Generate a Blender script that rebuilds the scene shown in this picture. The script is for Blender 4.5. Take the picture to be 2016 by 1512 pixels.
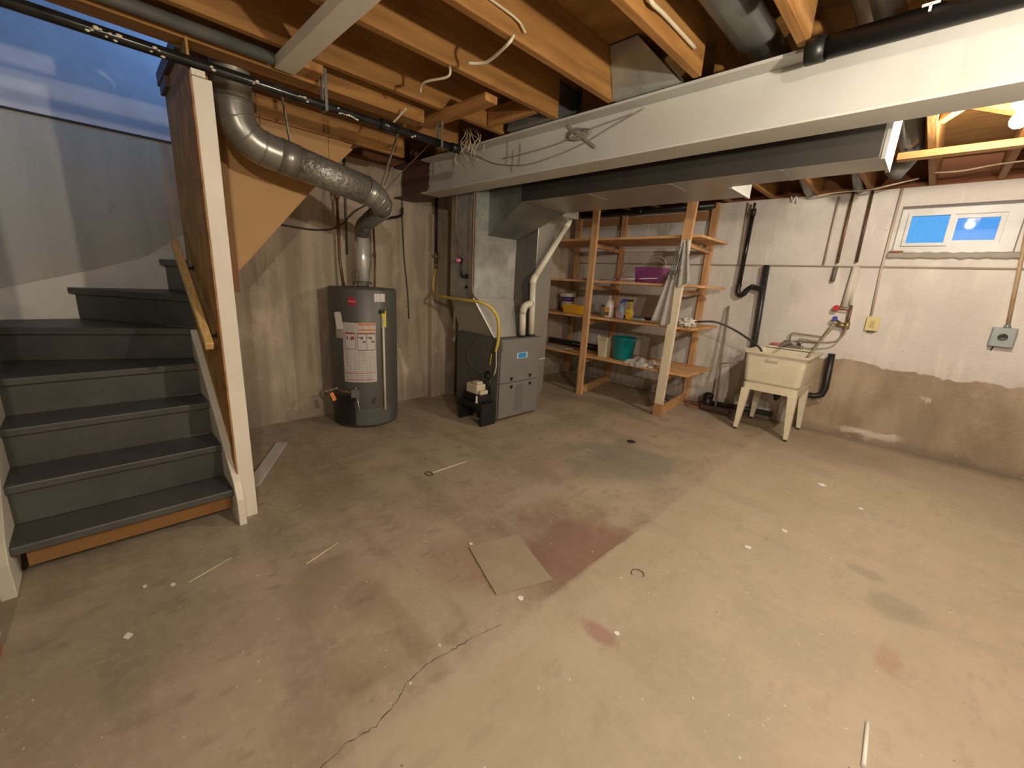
import bpy, bmesh, math, random
from mathutils import Vector, Matrix, noise
random.seed(7)
for o in list(bpy.data.objects): bpy.data.objects.remove(o)
SC = bpy.context.scene
COL = SC.collection
R = math.radians
# ------------------------------------------------------------------ camera
F = 810.4; PI_, RO, YA = R(14.063), R(3.242), R(-44.362)
fw = Vector((math.sin(YA)*math.cos(PI_), math.cos(YA)*math.cos(PI_), -math.sin(PI_)))
rt0 = Vector((math.cos(YA), -math.sin(YA), 0)); up0 = rt0.cross(fw)
rt = rt0*math.cos(RO)+up0*math.sin(RO); up = up0*math.cos(RO)-rt0*math.sin(RO)
cam = bpy.data.cameras.new('camera'); camo = bpy.data.objects.new('camera', cam); COL.objects.link(camo)
m = Matrix((rt, up, -fw)).transposed().to_4x4(); m.translation = (0, 0, 1.35); camo.matrix_world = m
cam.sensor_fit = 'HORIZONTAL'; cam.sensor_width = 36; cam.lens = 36*F/2016; cam.clip_start = .03
SC.camera = camo
# ------------------------------------------------------------------ world / exposure
w = bpy.data.worlds.new('dusk'); SC.world = w; w.use_nodes = True
bg = w.node_tree.nodes['Background']; bg.inputs[0].default_value = (.10, .40, .95, 1); bg.inputs[1].default_value = .50
SC.view_settings.view_transform = 'Standard'; SC.view_settings.look = 'None'
SC.view_settings.exposure = 1.02; SC.view_settings.gamma = 1; SC.view_settings.use_curve_mapping = False
BULB_W = 50.0; BULB_B = 50.0; FILL_C = 52.0; WARM = (1, .87, .70)
# daylight falling down the stairwell from the window upstairs
al = bpy.data.lights.new('stairwell_daylight', 'AREA'); al.shape = 'RECTANGLE'; al.size = .6; al.size_y = .6
al.energy = 2.6; al.spread = R(75); al.color = (.20, .44, 1.0)
ao = bpy.data.objects.new('stairwell_daylight', al); COL.objects.link(ao)
ao.location = (-3.40, 1.42, 3.05); ao.rotation_euler = Vector((-.55, -1.35, -.40)).to_track_quat('-Z', 'Y').to_euler()

# ------------------------------------------------------------------ materials
def nodes(mt):
    mt.use_nodes = True
    nt = mt.node_tree
    return nt, nt.nodes['Principled BSDF']
def N(nt, t, **kw):
    n = nt.nodes.new(t)
    for k, v in kw.items():
        if k.startswith('i_'):
            key = k[2:]
            n.inputs[int(key) if key.isdigit() else key.replace('_', ' ')].default_value = v
        else: setattr(n, k, v)
    return n
def c4(c): return (c[0], c[1], c[2], 1)
MATS = {}
def M(name, col, rough=.6, metal=0, col2=None, scale=6, stretch=(1, 1, 1), bump=.0, lo=.35, hi=.65, detail=5, emis=0, trans=0, alpha=1, bscale=None, spec=.5):
    if name in MATS: return MATS[name]
    mt = bpy.data.materials.new(name); nt, b = nodes(mt); MATS[name] = mt
    b.inputs['Roughness'].default_value = rough; b.inputs['Metallic'].default_value = metal
    b.inputs['Specular IOR Level'].default_value = spec
    if col2 is None: col2 = tuple(x*.86 for x in col)
    tc = N(nt, 'ShaderNodeTexCoord'); mp = N(nt, 'ShaderNodeMapping'); mp.inputs['Scale'].default_value = stretch
    nt.links.new(tc.outputs['Object'], mp.inputs['Vector'])
    nz = N(nt, 'ShaderNodeTexNoise', i_Scale=scale, i_Detail=detail, i_Roughness=.6); nt.links.new(mp.outputs[0], nz.inputs['Vector'])
    cr = N(nt, 'ShaderNodeValToRGB'); cr.color_ramp.elements[0].position = lo; cr.color_ramp.elements[1].position = hi
    cr.color_ramp.elements[0].color = c4(col2); cr.color_ramp.elements[1].color = c4(col)
    nt.links.new(nz.outputs['Fac'], cr.inputs['Fac']); nt.links.new(cr.outputs['Color'], b.inputs['Base Color'])
    if bump:
        n2 = N(nt, 'ShaderNodeTexNoise', i_Scale=bscale or scale*4, i_Detail=4); nt.links.new(mp.outputs[0], n2.inputs['Vector'])
        bp = N(nt, 'ShaderNodeBump', i_Strength=bump, i_Distance=.01); nt.links.new(n2.outputs['Fac'], bp.inputs['Height']); nt.links.new(bp.outputs[0], b.inputs['Normal'])
    if emis:
        b.inputs['Emission Color'].default_value = c4(col); b.inputs['Emission Strength'].default_value = emis
    if trans: b.inputs['Transmission Weight'].default_value = trans
    if alpha < 1: b.inputs['Alpha'].default_value = alpha
    return mt

def masks(nt):
    """small node helpers working on object coordinates"""
    tc = N(nt, 'ShaderNodeTexCoord'); sx = N(nt, 'ShaderNodeSeparateXYZ'); nt.links.new(tc.outputs['Object'], sx.inputs[0])
    def mth(op, a, b=None, c=None, clamp=False):
        n = N(nt, 'ShaderNodeMath', operation=op, use_clamp=clamp)
        for i, v in enumerate((a, b, c)):
            if v is None: continue
            if isinstance(v, (int, float)): n.inputs[i].default_value = v
            else: nt.links.new(v, n.inputs[i])
        return n.outputs[0]
    def noi(scale, stretch=(1, 1, 1), detail=5, rough=.6, loc=(0, 0, 0)):
        mp = N(nt, 'ShaderNodeMapping'); mp.inputs['Scale'].default_value = stretch; mp.inputs['Location'].default_value = loc
        nt.links.new(tc.outputs['Object'], mp.inputs['Vector'])
        n = N(nt, 'ShaderNodeTexNoise', i_Scale=scale, i_Detail=detail, i_Roughness=rough); nt.links.new(mp.outputs[0], n.inputs['Vector']); return n.outputs['Fac']
    def step(v, a, b):   # 0 below a, 1 above b
        n = N(nt, 'ShaderNodeMapRange', interpolation_type='SMOOTHSTEP', clamp=True); nt.links.new(v, n.inputs['Value'])
        n.inputs['From Min'].default_value = a; n.inputs['From Max'].default_value = b; return n.outputs[0]
    def mix(f, a, b, mode='MIX'):
        n = N(nt, 'ShaderNodeMix', data_type='RGBA', blend_type=mode)
        if isinstance(f, (int, float)): n.inputs[0].default_value = f
        else: nt.links.new(f, n.inputs[0])
        for i, v in ((6, a), (7, b)):
            if isinstance(v, tuple): n.inputs[i].default_value = c4(v)
            else: nt.links.new(v, n.inputs[i])
        return n.outputs[2]
    return tc, sx.outputs, mth, noi, step, mix

def floor_material():
    mt = bpy.data.materials.new('stained_concrete_floor'); nt, b = nodes(mt)
    tc, (x, y, z), mth, noi, step, mix = masks(nt)
    big = noi(.9, detail=3); mid = noi(3.2, (1, .45, 1), 6); fine = noi(26, detail=6)
    base = mix(step(big, .35, .65), (.292, .238, .162), (.362, .302, .215))
    base = mix(mth('MULTIPLY', step(mid, .45, .68), .7), base, (.415, .34, .25))
    base = mix(mth('MULTIPLY', step(noi(1.9, (.5, 1.4, 1), 6, loc=(3, 1, 0)), .48, .64), .6), base, (.225, .180, .125))
    base = mix(mth('MULTIPLY', step(noi(2.6, (1.6, .5, 1), 6, loc=(7, 3, 0)), .52, .66), .5), base, (.42, .33, .275))
    base = mix(mth('MULTIPLY', step(noi(9, (1.3, .6, 1), 7, loc=(1, 3, 2)), .54, .66), .6), base, (.235, .185, .135))
    base = mix(mth('MULTIPLY', step(fine, .45, .70), .28), base, (.46, .385, .29))
    # the two pours meet along the crack: the slab to the right is paler
    edge = mth('ADD', x, mth('MULTIPLY', noi(4), .08))
    base = mix(mth('MULTIPLY', step(edge, -.90, -.86), .48), base, (.45, .38, .28))
    # darker rectangular scuff left of the middle
    def box(x0, x1, y0, y1, s):
        a = mth('MULTIPLY', step(x, x0-s, x0+s), mth('SUBTRACT', 1, step(x, x1-s, x1+s)))
        c = mth('MULTIPLY', step(y, y0-s, y0+s), mth('SUBTRACT', 1, step(y, y1-s, y1+s)))
        return mth('MULTIPLY', a, c)
    base = mix(mth('MULTIPLY', box(-1.80, -1.05, .40, .74, .03), mth('MULTIPLY', step(noi(3), .3, .6), .45)), base, (.190, .142, .078))
    # wine red paint stain round the loose plate
    def blob(cx, cy, rx, ry, nsc, amt):
        dx = mth('DIVIDE', mth('SUBTRACT', x, cx), rx); dy = mth('DIVIDE', mth('SUBTRACT', y, cy), ry)
        d = mth('SQRT', mth('ADD', mth('MULTIPLY', dx, dx), mth('MULTIPLY', dy, dy)))
        d = mth('ADD', d, mth('MULTIPLY', mth('SUBTRACT', noi(nsc), .5), amt))
        return mth('SUBTRACT', 1, step(d, .45, 1.1))
    left = mth('SUBTRACT', 1, step(x, -.935, -.915))
    base = mix(mth('MULTIPLY', mth('MULTIPLY', blob(-1.08, 1.62, .42, .48, 5, 1.6), left), .62), base, (.185, .082, .062))
    base = mix(mth('MULTIPLY', blob(-1.35, 1.12, .26, .22, 5, .8), .35), base, (.23, .11, .08))
    base = mix(mth('MULTIPLY', blob(-.66, 1.26, .10, .05, 9, .6), .55), base, (.26, .11, .09))
    base = mix(mth('MULTIPLY', blob(.17, 2.40, .13, .12, 9, 1.0), .40), base, (.19, .16, .12))
    base = mix(mth('MULTIPLY', blob(.05, 2.62, .09, .06, 9, 1.0), .40), base, (.19, .16, .12))
    base = mix(mth('MULTIPLY', blob(.17, 2.0, .05, .12, 14, 1.4), .45), base, (.34, .17, .10))
    base = mix(mth('MULTIPLY', blob(-1.50, 2.85, .50, .50, 3.5, 1.6), .60), base, (.175, .165, .145))
    base = mix(mth('MULTIPLY', blob(-.55, 4.6, .8, .5, 3, 1.0), .40), base, (.23, .185, .14))
    # white paint specks and dark specks
    base = mix(mth('MULTIPLY', step(noi(38, detail=2, loc=(5, 5, 0)), .715, .74), .8), base, (.70, .64, .53))
    base = mix(mth('MULTIPLY', step(noi(12, detail=3, loc=(9, 2, 0)), .735, .80), .45), base, (.62, .55, .44))
    base = mix(mth('MULTIPLY', step(noi(30, detail=2, loc=(1, 8, 0)), .745, .77), .8), base, (.09, .07, .055))
    # darker along the foot of the back wall
    g = mth('ADD', y, mth('MULTIPLY', noi(5), .2)); base = mix(mth('MULTIPLY', step(g, 5.05, 5.30), .5), base, (.15, .12, .09))
    nt.links.new(base, b.inputs['Base Color']); b.inputs['Roughness'].default_value = .62
    rr = N(nt, 'ShaderNodeMapRange'); nt.links.new(mid, rr.inputs['Value']); rr.inputs['To Min'].default_value = .48; rr.inputs['To Max'].default_value = .75
    nt.links.new(rr.outputs[0], b.inputs['Roughness'])
    bp = N(nt, 'ShaderNodeBump', i_Strength=.18, i_Distance=.01); nt.links.new(mth('ADD', fine, mid), bp.inputs['Height']); nt.links.new(bp.outputs[0], b.inputs['Normal'])
    return mt

def wallB_material():
    mt = bpy.data.materials.new('whitewashed_foundation'); nt, b = nodes(mt)
    tc, (x, y, z), mth, noi, step, mix = masks(nt)
    big = noi(1.6, detail=4); mid = noi(7, (1, 1, .6), 6); fine = noi(40)
    paint = mix(step(big, .3, .7), (.535, .505, .475), (.635, .60, .57))
    paint = mix(mth('MULTIPLY', step(noi(5, (1.6, 1, .4), 6, loc=(2, 0, 4)), .52, .68), .5), paint, (.70, .66, .60))
    paint = mix(mth('MULTIPLY', step(noi(3.2, (1.2, 1, .5), 7, loc=(6, 2, 1)), .54, .68), .4), paint, (.44, .40, .35))
    # water runs and dirt low down
    low = mth('SUBTRACT', 1, step(z, .25, 1.0))
    paint = mix(mth('MULTIPLY', low, mth('MULTIPLY', step(noi(9, (1.5, 1, .3), 6, loc=(0, 0, 7)), .42, .62), .75)), paint, (.33, .27, .19))
    paint = mix(mth('MULTIPLY', step(noi(24, detail=2), .73, .78), .5), paint, (.25, .2, .16))
    bare = mix(step(noi(3, (1, 1, .5), 6), .35, .65), (.27, .205, .140), (.40, .315, .225))
    bare = mix(mth('MULTIPLY', step(noi(6, (1, 1, 1), 6, loc=(4, 4, 4)), .55, .68), .5), bare, (.40, .315, .225))
    bare = mix(mth('MULTIPLY', step(mth('ADD', noi(5, (1, 1, 1), 5, loc=(8, 0, 0)), mth('MULTIPLY', mth('SUBTRACT', 1, step(z, .0, .25)), .12)), .66, .70), .8), bare, (.60, .53, .44))
    wx = mth('MULTIPLY', step(x, -.5, -.25), mth('SUBTRACT', 1, step(x, .0, .12)))
    zz = mth('ADD', z, mth('MULTIPLY', noi(7, detail=6, loc=(2, 2, 2)), .12))
    wz = mth('MULTIPLY', step(zz, .10, .13), mth('SUBTRACT', 1, step(zz, .16, .19)))
    bare = mix(mth('MULTIPLY', mth('MULTIPLY', wx, wz), .8), bare, (.66, .62, .55))
    bare = mix(mth('MULTIPLY', step(noi(2.2, (1, 1, .35), 5, loc=(5, 1, 0)), .52, .66), .45), bare, (.20, .16, .115))
    lim = mth('ADD', mth('ADD', .73, mth('MULTIPLY', mth('SUBTRACT', noi(5, detail=6), .5), .16)), mth('MULTIPLY', step(mth('MULTIPLY', x, -1), -.1, .7), .05))
    isbare = step(mth('SUBTRACT', lim, z), -.006, .006)
    xx = mth('ADD', x, mth('MULTIPLY', mth('SUBTRACT', noi(4, detail=5), .5), .35))
    isbare = mth('MULTIPLY', isbare, step(xx, -.90, -.70))
    colr = mix(isbare, paint, bare)
    base = mth('SUBTRACT', 1, step(z, .0, .12)); colr = mix(mth('MULTIPLY', base, .5), colr, (.16, .125, .09))
    nt.links.new(colr, b.inputs['Base Color']); b.inputs['Roughness'].default_value = .75
    bp = N(nt, 'ShaderNodeBump', i_Strength=.8, i_Distance=.02); nt.links.new(mth('ADD', mid, mth('MULTIPLY', fine, .2)), bp.inputs['Height']); nt.links.new(bp.outputs[0], b.inputs['Normal'])
    return mt

def concrete_material(name, c1, c2, cdark, streak=.5, lowdark=.5):
    mt = bpy.data.materials.new(name); nt, b = nodes(mt)
    tc, (x, y, z), mth, noi, step, mix = masks(nt)
    st = noi(5.5, (1, 1, .13), 6); mid = noi(4, detail=6); fine = noi(35)
    colr = mix(step(st, .36, .64), c1, c2)
    colr = mix(mth('MULTIPLY', step(mid, .5, .72), streak), colr, tuple(min(1, v*1.25) for v in c2))
    colr = mix(mth('MULTIPLY', step(noi(8, (1, 1, .25), 6, loc=(3, 3, 3)), .56, .74), streak), colr, cdark)
    colr = mix(mth('MULTIPLY', mth('SUBTRACT', 1, step(mth('ADD', z, mth('MULTIPLY', noi(4), .3)), .2, .55)), lowdark), colr, cdark)  # darker towards the floor, with a ragged upper edge
    colr = mix(mth('MULTIPLY', step(noi(16, (1, 1, .7), 3, loc=(6, 0, 1)), .68, .75), .5), colr, cdark)
    nt.links.new(colr, b.inputs['Base Color']); b.inputs['Roughness'].default_value = .8
    bp = N(nt, 'ShaderNodeBump', i_Strength=.35, i_Distance=.012); nt.links.new(mth('ADD', mid, mth('MULTIPLY', fine, .3)), bp.inputs['Height']); nt.links.new(bp.outputs[0], b.inputs['Normal'])
    return mt

def rows_material(name, paper, ink, rows=60, cols=9, thr=.46):
    """paper with rows of grey marks too small to read"""
    mt = bpy.data.materials.new(name); nt, b = nodes(mt)
    tc, (x, y, z), mth, noi, step, mix = masks(nt)
    wv = mth('SINE', mth('MULTIPLY', z, rows*6.283)); f = mth('MULTIPLY', step(wv, .1, .5), step(noi(30, (2, 2, .2), 2), thr, thr+.06))
    nt.links.new(mix(mth('MULTIPLY', f, .6), paper, ink), b.inputs['Base Color']); b.inputs['Roughness'].default_value = .5
    return mt

FLOOR = floor_material(); WALLB = wallB_material()
CONC = concrete_material('bare_concrete_wall', (.32, .262, .195), (.50, .42, .32), (.20, .16, .115))
GREYWALL = concrete_material('grey_painted_concrete', (.37, .36, .31), (.43, .42, .365), (.27, .25, .21), .2, 0)
SHELLMAT = M('painted_shell_wall', (.50, .46, .40), .8, bump=.2)
UPWHITE = M('stairwell_drywall', (.62, .62, .62), .8)
JOIST = M('joist_wood', (.41, .205, .055), .7, col2=(.205, .092, .020), scale=3, stretch=(6, .6, 6), bump=.2, lo=.3, hi=.7)
JOIST2 = M('blocking_wood', (.46, .235, .075), .7, col2=(.27, .12, .03), scale=3, stretch=(.7, 6, 6), bump=.2)
PLY = M('subfloor_plywood', (.30, .155, .032), .8, col2=(.20, .095, .018), scale=4, stretch=(1, 3, 1), bump=.1)
PINE = M('shelf_pine', (.68, .42, .21), .6, col2=(.44, .225, .080), scale=4, stretch=(1, 5, 5), bump=.1)
PINEV = M('shelf_post_pine', (.68, .42, .22), .6, col2=(.44, .22, .085), scale=4, stretch=(6, 6, .6), bump=.1)
RAILW = M('handrail_pine', (.68, .48, .20), .5, col2=(.48, .30, .10), scale=6, stretch=(1, 8, 6))
OSB = M('strand_board', (.48, .28, .085), .7, col2=(.27, .14, .035), scale=9, stretch=(1.5, 1, .7), bump=.25)
TAN = M('tan_hardboard', (.50, .29, .115), .6, col2=(.43, .245, .09), scale=2)
WHITE = M('white_paint_wood', (.70, .67, .575), .5, col2=(.64, .60, .51), scale=5, bump=.05)
SKIRT = M('pale_skirt_paint', (.62, .60, .54), .6)
DKPAINT = M('charcoal_floor_paint', (.078, .077, .068), .45, col2=(.052, .052, .046), scale=4, bump=.05)
RISER = M('raw_riser_board', (.20, .10, .03), .7, col2=(.2, .09, .02), scale=5)
BEAMW = M('painted_steel_white', (.52, .52, .49), .5, col2=(.46, .455, .42), scale=2.5, bump=.04)
BROWN = M('rust_brown_primer', (.115, .055, .040), .6)
GALV = M('galvanized_sheet', (.44, .46, .43), .36, .45, col2=(.27, .29, .27), scale=9, bump=.05, lo=.3, hi=.7)
GALVD = M('dull_duct_sheet', (.20, .205, .185), .40, .4, col2=(.13, .135, .12), scale=5, bump=.05)
TRUNKM = M('trunk_duct_sheet', (.36, .35, .31), .33, .55, col2=(.32, .31, .28), scale=3, bump=.04)
FOIL = M('crinkled_duct_foil', (.34, .335, .30), .36, .6, col2=(.24, .235, .21), scale=30, bump=.9, bscale=45)
PIPEM = M('smooth_duct_pipe', (.32, .315, .28), .32, .6, col2=(.24, .235, .21), scale=8)
BRIGHT = M('bright_flue', (.88, .88, .85), .25, .45)
HEATG = M('heater_grey_enamel', (.090, .088, .078), .42, col2=(.080, .078, .070))
HEATB = M('burner_cover_grey', (.10, .105, .098), .4)
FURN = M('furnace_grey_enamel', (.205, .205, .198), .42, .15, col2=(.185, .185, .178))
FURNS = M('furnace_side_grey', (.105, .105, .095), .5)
BLACKP = M('black_plastic', (.012, .012, .012), .4)
BLACKI = M('black_iron', (.02, .019, .018), .45)
CHROME = M('black_pipe_gloss', (.045, .045, .043), .22, .6, col2=(.02, .02, .02), scale=14)
COPPER = M('aged_copper', (.22, .115, .07), .45, .5)
COPPERP = M('overpainted_pipe', (.50, .42, .35), .6)
BRASS = M('dull_brass', (.30, .24, .12), .4, .6)
PVCW = M('white_pvc', (.66, .63, .52), .4)
CREAM = M('tub_cream_plastic', (.66, .61, .47), .4)
CREAMW = M('tub_leg_cream', (.72, .66, .50), .4)
CREAM2 = M('cream_plastic', (.62, .56, .40), .4)
YEL = M('yellow_gas_hose', (.58, .44, .08), .4)
YELT = M('yellow_tag', (.70, .60, .03), .5)
YTRAY = M('yellow_tray', (.80, .43, .03), .4)
TEAL = M('teal_plastic', (.0, .22, .235), .35)
PURPLE = M('purple_plastic', (.26, .055, .20), .35)
GREYCL = M('grey_rag', (.68, .65, .61), .9, col2=(.55, .53, .49), scale=12, bump=.4)
DKCL = M('dark_strap', (.10, .10, .09), .8)
WHITECL = M('white_rag', (.75, .70, .66), .9, scale=10, bump=.3)
PAPER = M('white_paper', (.80, .78, .74), .7)
GREEN = M('dull_green_tin', (.22, .26, .19), .5)
BLUEP = M('blue_plastic', (.05, .07, .42), .35)
PALEB = M('pale_blue_bottle', (.33, .46, .68), .3)
ORANGE = M('orange_tag', (.75, .22, .02), .5)
RED = M('red_plastic', (.42, .03, .03), .4)
LOGOR = M('logo_red', (.36, .02, .035), .45)
BROWNP = M('brown_plastic', (.08, .045, .035), .5)
WINV = M('window_vinyl', (.62, .62, .62), .4)
BLUELBL = M('blue_label', (.04, .28, .62), .4)
GREYBOX = M('grey_electric_box', (.26, .30, .31), .4, .3)
IVORY = M('ivory_cover', (.66, .56, .26), .45)
HOSEM = M('black_rubber_hose', (.02, .02, .02), .5)
ROMEX = M('cream_cable', (.62, .55, .40), .6)
THIN = M('thin_grey_wire', (.28, .25, .20), .6)
BULBM = M('lit_bulb', WARM, .5, emis=1)
PORC = M('porcelain_holder', (.8, .78, .72), .3)
SILL = M('sill_red_wood', (.26, .105, .05), .8, scale=5)
PLATE = M('loose_plate', (.34, .285, .205), .6, col2=(.29, .235, .165), scale=6, bump=.1)
LABELP = rows_material('instruction_label', (.50, .47, .44), (.20, .17, .17))
BROOMH = M('broom_handle_paint', (.27, .21, .18), .5)

# ------------------------------------------------------------------ mesh builder
class MB:
    def __init__(s): s.bm = bmesh.new()
    def box(s, a, b, rz=0, about=None):
        x0, y0, z0 = a; x1, y1, z1 = b
        vs = [s.bm.verts.new(p) for p in ((x0, y0, z0), (x1, y0, z0), (x1, y1, z0), (x0, y1, z0), (x0, y0, z1), (x1, y0, z1), (x1, y1, z1), (x0, y1, z1))]
        for f in ((0, 3, 2, 1), (4, 5, 6, 7), (0, 1, 5, 4), (1, 2, 6, 5), (2, 3, 7, 6), (3, 0, 4, 7)): s.bm.faces.new([vs[i] for i in f])
        if rz:
            c = Vector(about or ((x0+x1)/2, (y0+y1)/2, 0)); bmesh.ops.rotate(s.bm, verts=vs, cent=c, matrix=Matrix.Rotation(rz, 3, 'Z'))
        return s
    def beam(s, p, q, w, h, upv=(0, 0, 1)):
        """rectangular bar from p to q, w across, h along upv"""
        p, q = Vector(p), Vector(q); d = (q-p).normalized(); u = Vector(upv); sd = d.cross(u).normalized(); u = sd.cross(d).normalized()
        vs = [s.bm.verts.new(e+sd*a*w/2+u*b*h/2) for e in (p, q) for a, b in ((-1, -1), (1, -1), (1, 1), (-1, 1))]
        for f in ((0, 1, 2, 3), (7, 6, 5, 4), (0, 4, 5, 1), (1, 5, 6, 2), (2, 6, 7, 3), (3, 7, 4, 0)): s.bm.faces.new([vs[i] for i in f])
        return s
    def hull8(s, A, B):
        """loft between two quads A (4 pts) and B (4 pts)"""
        va = [s.bm.verts.new(p) for p in A]; vb = [s.bm.verts.new(p) for p in B]
        s.bm.faces.new(va[::-1]); s.bm.faces.new(vb)
        for i in range(4): s.bm.faces.new((va[i], va[(i+1) % 4], vb[(i+1) % 4], vb[i]))
        return s
    def prism(s, pts, vec):
        vec = Vector(vec); a = [s.bm.verts.new(p) for p in pts]; b = [s.bm.verts.new(Vector(p)+vec) for p in pts]
        s.bm.faces.new(a[::-1]); s.bm.faces.new(b); n = len(a)
        for i in range(n): s.bm.faces.new((a[i], a[(i+1) % n], b[(i+1) % n], b[i]))
        return s
    def tube(s, pts, r, seg=14, caps=True):
        pts = [Vector(p) for p in pts]; n = len(pts); rs = r if isinstance(r, (list, tuple)) else [r]*n
        t0 = (pts[1]-pts[0]).normalized(); u = t0.orthogonal().normalized(); rings = []; pt = t0
        for i, p in enumerate(pts):
            if i == 0: t = t0
            elif i == n-1: t = (pts[i]-pts[i-1]).normalized()
            else: t = ((pts[i+1]-p).normalized()+(p-pts[i-1]).normalized()).normalized()
            u = (pt.rotation_difference(t) @ u); u = (u-t*u.dot(t)).normalized(); pt = t; v = t.cross(u)
            k = 1
            if 0 < i < n-1:
                k = 1/max(.5, t.dot((p-pts[i-1]).normalized()))
            rings.append([s.bm.verts.new(p+(u*math.cos(a)+v*math.sin(a))*rs[i]) for a in [6.28318*j/seg for j in range(seg)]])
        for a, b in zip(rings, rings[1:]):
            for j in range(seg):
                f = s.bm.faces.new((a[j], a[(j+1) % seg], b[(j+1) % seg], b[j])); f.smooth = True
        if caps: s.bm.faces.new(rings[0][::-1]); s.bm.faces.new(rings[-1])
        return s
    def lathe(s, c, prof, seg=32, axis='Z', sx=1, sy=1):
        """prof: (radius, height) list; revolved about vertical axis through c"""
        c = Vector(c); rings = []
        for r_, h in prof:
            ring = []
            for j in range(seg):
                a = 6.28318*j/seg
                if axis == 'Z': p = (r_*math.cos(a)*sx, r_*math.sin(a)*sy, h)
                elif axis == 'X': p = (h, r_*math.cos(a), r_*math.sin(a))
                else: p = (r_*math.cos(a), h, r_*math.sin(a))
                ring.append(s.bm.verts.new(c+Vector(p)))
            rings.append(ring)
        for a, b in zip(rings, rings[1:]):
            for j in range(seg):
                f = s.bm.faces.new((a[j], a[(j+1) % seg], b[(j+1) % seg], b[j])); f.smooth = True
        if prof[0][0] > 1e-4: s.bm.faces.new(rings[0][::-1])
        if prof[-1][0] > 1e-4: s.bm.faces.new(rings[-1])
        return s
    def cylpatch(s, c, r, a0, a1, z0, z1, th=.0015, skew=0):
        n = 12; c = Vector(c); q = []
        for rr in (r+.0004, r+th):
            q.append([[s.bm.verts.new((c.x+rr*math.cos(R(a0+(a1-a0)*i/n)+R(skew)*k), c.y+rr*math.sin(R(a0+(a1-a0)*i/n)+R(skew)*k), z)) for i in range(n+1)] for k, z in ((0, z0), (1, z1))])
        for i in range(n):
            s.bm.faces.new((q[1][0][i], q[1][0][i+1], q[1][1][i+1], q[1][1][i]))
            s.bm.faces.new((q[0][0][i], q[0][1][i], q[0][1][i+1], q[0][0][i+1]))
            s.bm.faces.new((q[0][0][i], q[0][0][i+1], q[1][0][i+1], q[1][0][i])); s.bm.faces.new((q[0][1][i], q[1][1][i], q[1][1][i+1], q[0][1][i+1]))
        for i in (0, n): s.bm.faces.new((q[0][0][i], q[1][0][i], q[1][1][i], q[0][1][i]))
        return s
    def blob(s, c, rad, amp=.3, fr=4, sub=3, flat=0, seed=0):
        r_ = bmesh.ops.create_icosphere(s.bm, subdivisions=sub, radius=1)
        for v in r_['verts']:
            d = v.co.copy(); k = 1+amp*noise.noise(d*fr*.5+Vector((seed, seed, seed)))+amp*.5*noise.noise(d*fr+Vector((seed, 0, 3)))
            p = Vector((d.x*rad[0], d.y*rad[1], d.z*rad[2]))*k
            if flat and p.z < -rad[2]*flat: p.z = -rad[2]*flat
            v.co = p+Vector(c)
            for f in v.link_faces: f.smooth = True
        return s
    def sheet(s, fn, nu, nv, th=.003):
        g = [[s.bm.verts.new(fn(i/nu, j/nv)) for j in range(nv+1)] for i in range(nu+1)]
        for i in range(nu):
            for j in range(nv):
                f = s.bm.faces.new((g[i][j], g[i+1][j], g[i+1][j+1], g[i][j+1])); f.smooth = True
        geo = bmesh.ops.solidify(s.bm, geom=s.bm.faces[:], thickness=th)
        return s
    def done(s, name, mat, parent=None, origin=None, bevel=0, smooth=False):
        bm = s.bm; bmesh.ops.recalc_face_normals(bm, faces=bm.faces[:])
        if parent is not None: org = ORG[parent.name]
        elif origin is not None: org = Vector(origin)
        else:
            xs = [v.co for v in bm.verts]; lo = Vector([min(p[i] for p in xs) for i in range(3)]); hi = Vector([max(p[i] for p in xs) for i in range(3)])
            org = Vector(((lo.x+hi.x)/2, (lo.y+hi.y)/2, lo.z))
        bmesh.ops.translate(bm, verts=bm.verts[:], vec=-org)
        me = bpy.data.meshes.new(name); bm.to_mesh(me); bm.free(); me.materials.append(mat)
        o = bpy.data.objects.new(name, me); COL.objects.link(o)
        ORG[o.name] = org
        if parent is not None: o.parent = parent
        else: o.location = org
        if bevel:
            bv = o.modifiers.new('bevel', 'BEVEL'); bv.width = bevel; bv.segments = 2; bv.limit_method = 'ANGLE'
        return o
ORG = {}
def thing(name, label, cat, loc=(0, 0, 0), group=None):
    o = bpy.data.objects.new(name, None); COL.objects.link(o); o.location = loc; o.empty_display_size = .1; ORG[o.name] = Vector(loc)
    return tag(o, label, cat, group)
def tag(o, label, cat, group=None):
    o['label'] = label; o['category'] = cat
    if group: o['group'] = group
    return o
def struct(o): o['kind'] = 'structure'; return o
def smoothpath(pts, n=8):
    P = [Vector(p) for p in pts]; P = [P[0]*2-P[1]]+P+[P[-1]*2-P[-2]]; out = []
    for i in range(1, len(P)-2):
        for k in range(n):
            t = k/n; a, b, c, d = P[i-1:i+3]
            out.append(.5*((2*b)+(c-a)*t+(2*a-5*b+4*c-d)*t*t+(3*b-a-3*c+d)*t**3))
    out.append(P[-2]); return out
def elbow(p, corner, q, r, n=6):
    """path p -> corner -> q with rounded corner of radius r"""
    p, c, q = Vector(p), Vector(corner), Vector(q); a = c+(p-c).normalized()*r; b = c+(q-c).normalized()*r
    out = [p]
    for i in range(n+1):
        t = i/n; out.append(a*(1-t)**2+c*2*t*(1-t)+b*t*t)
    out.append(q); return out

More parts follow.
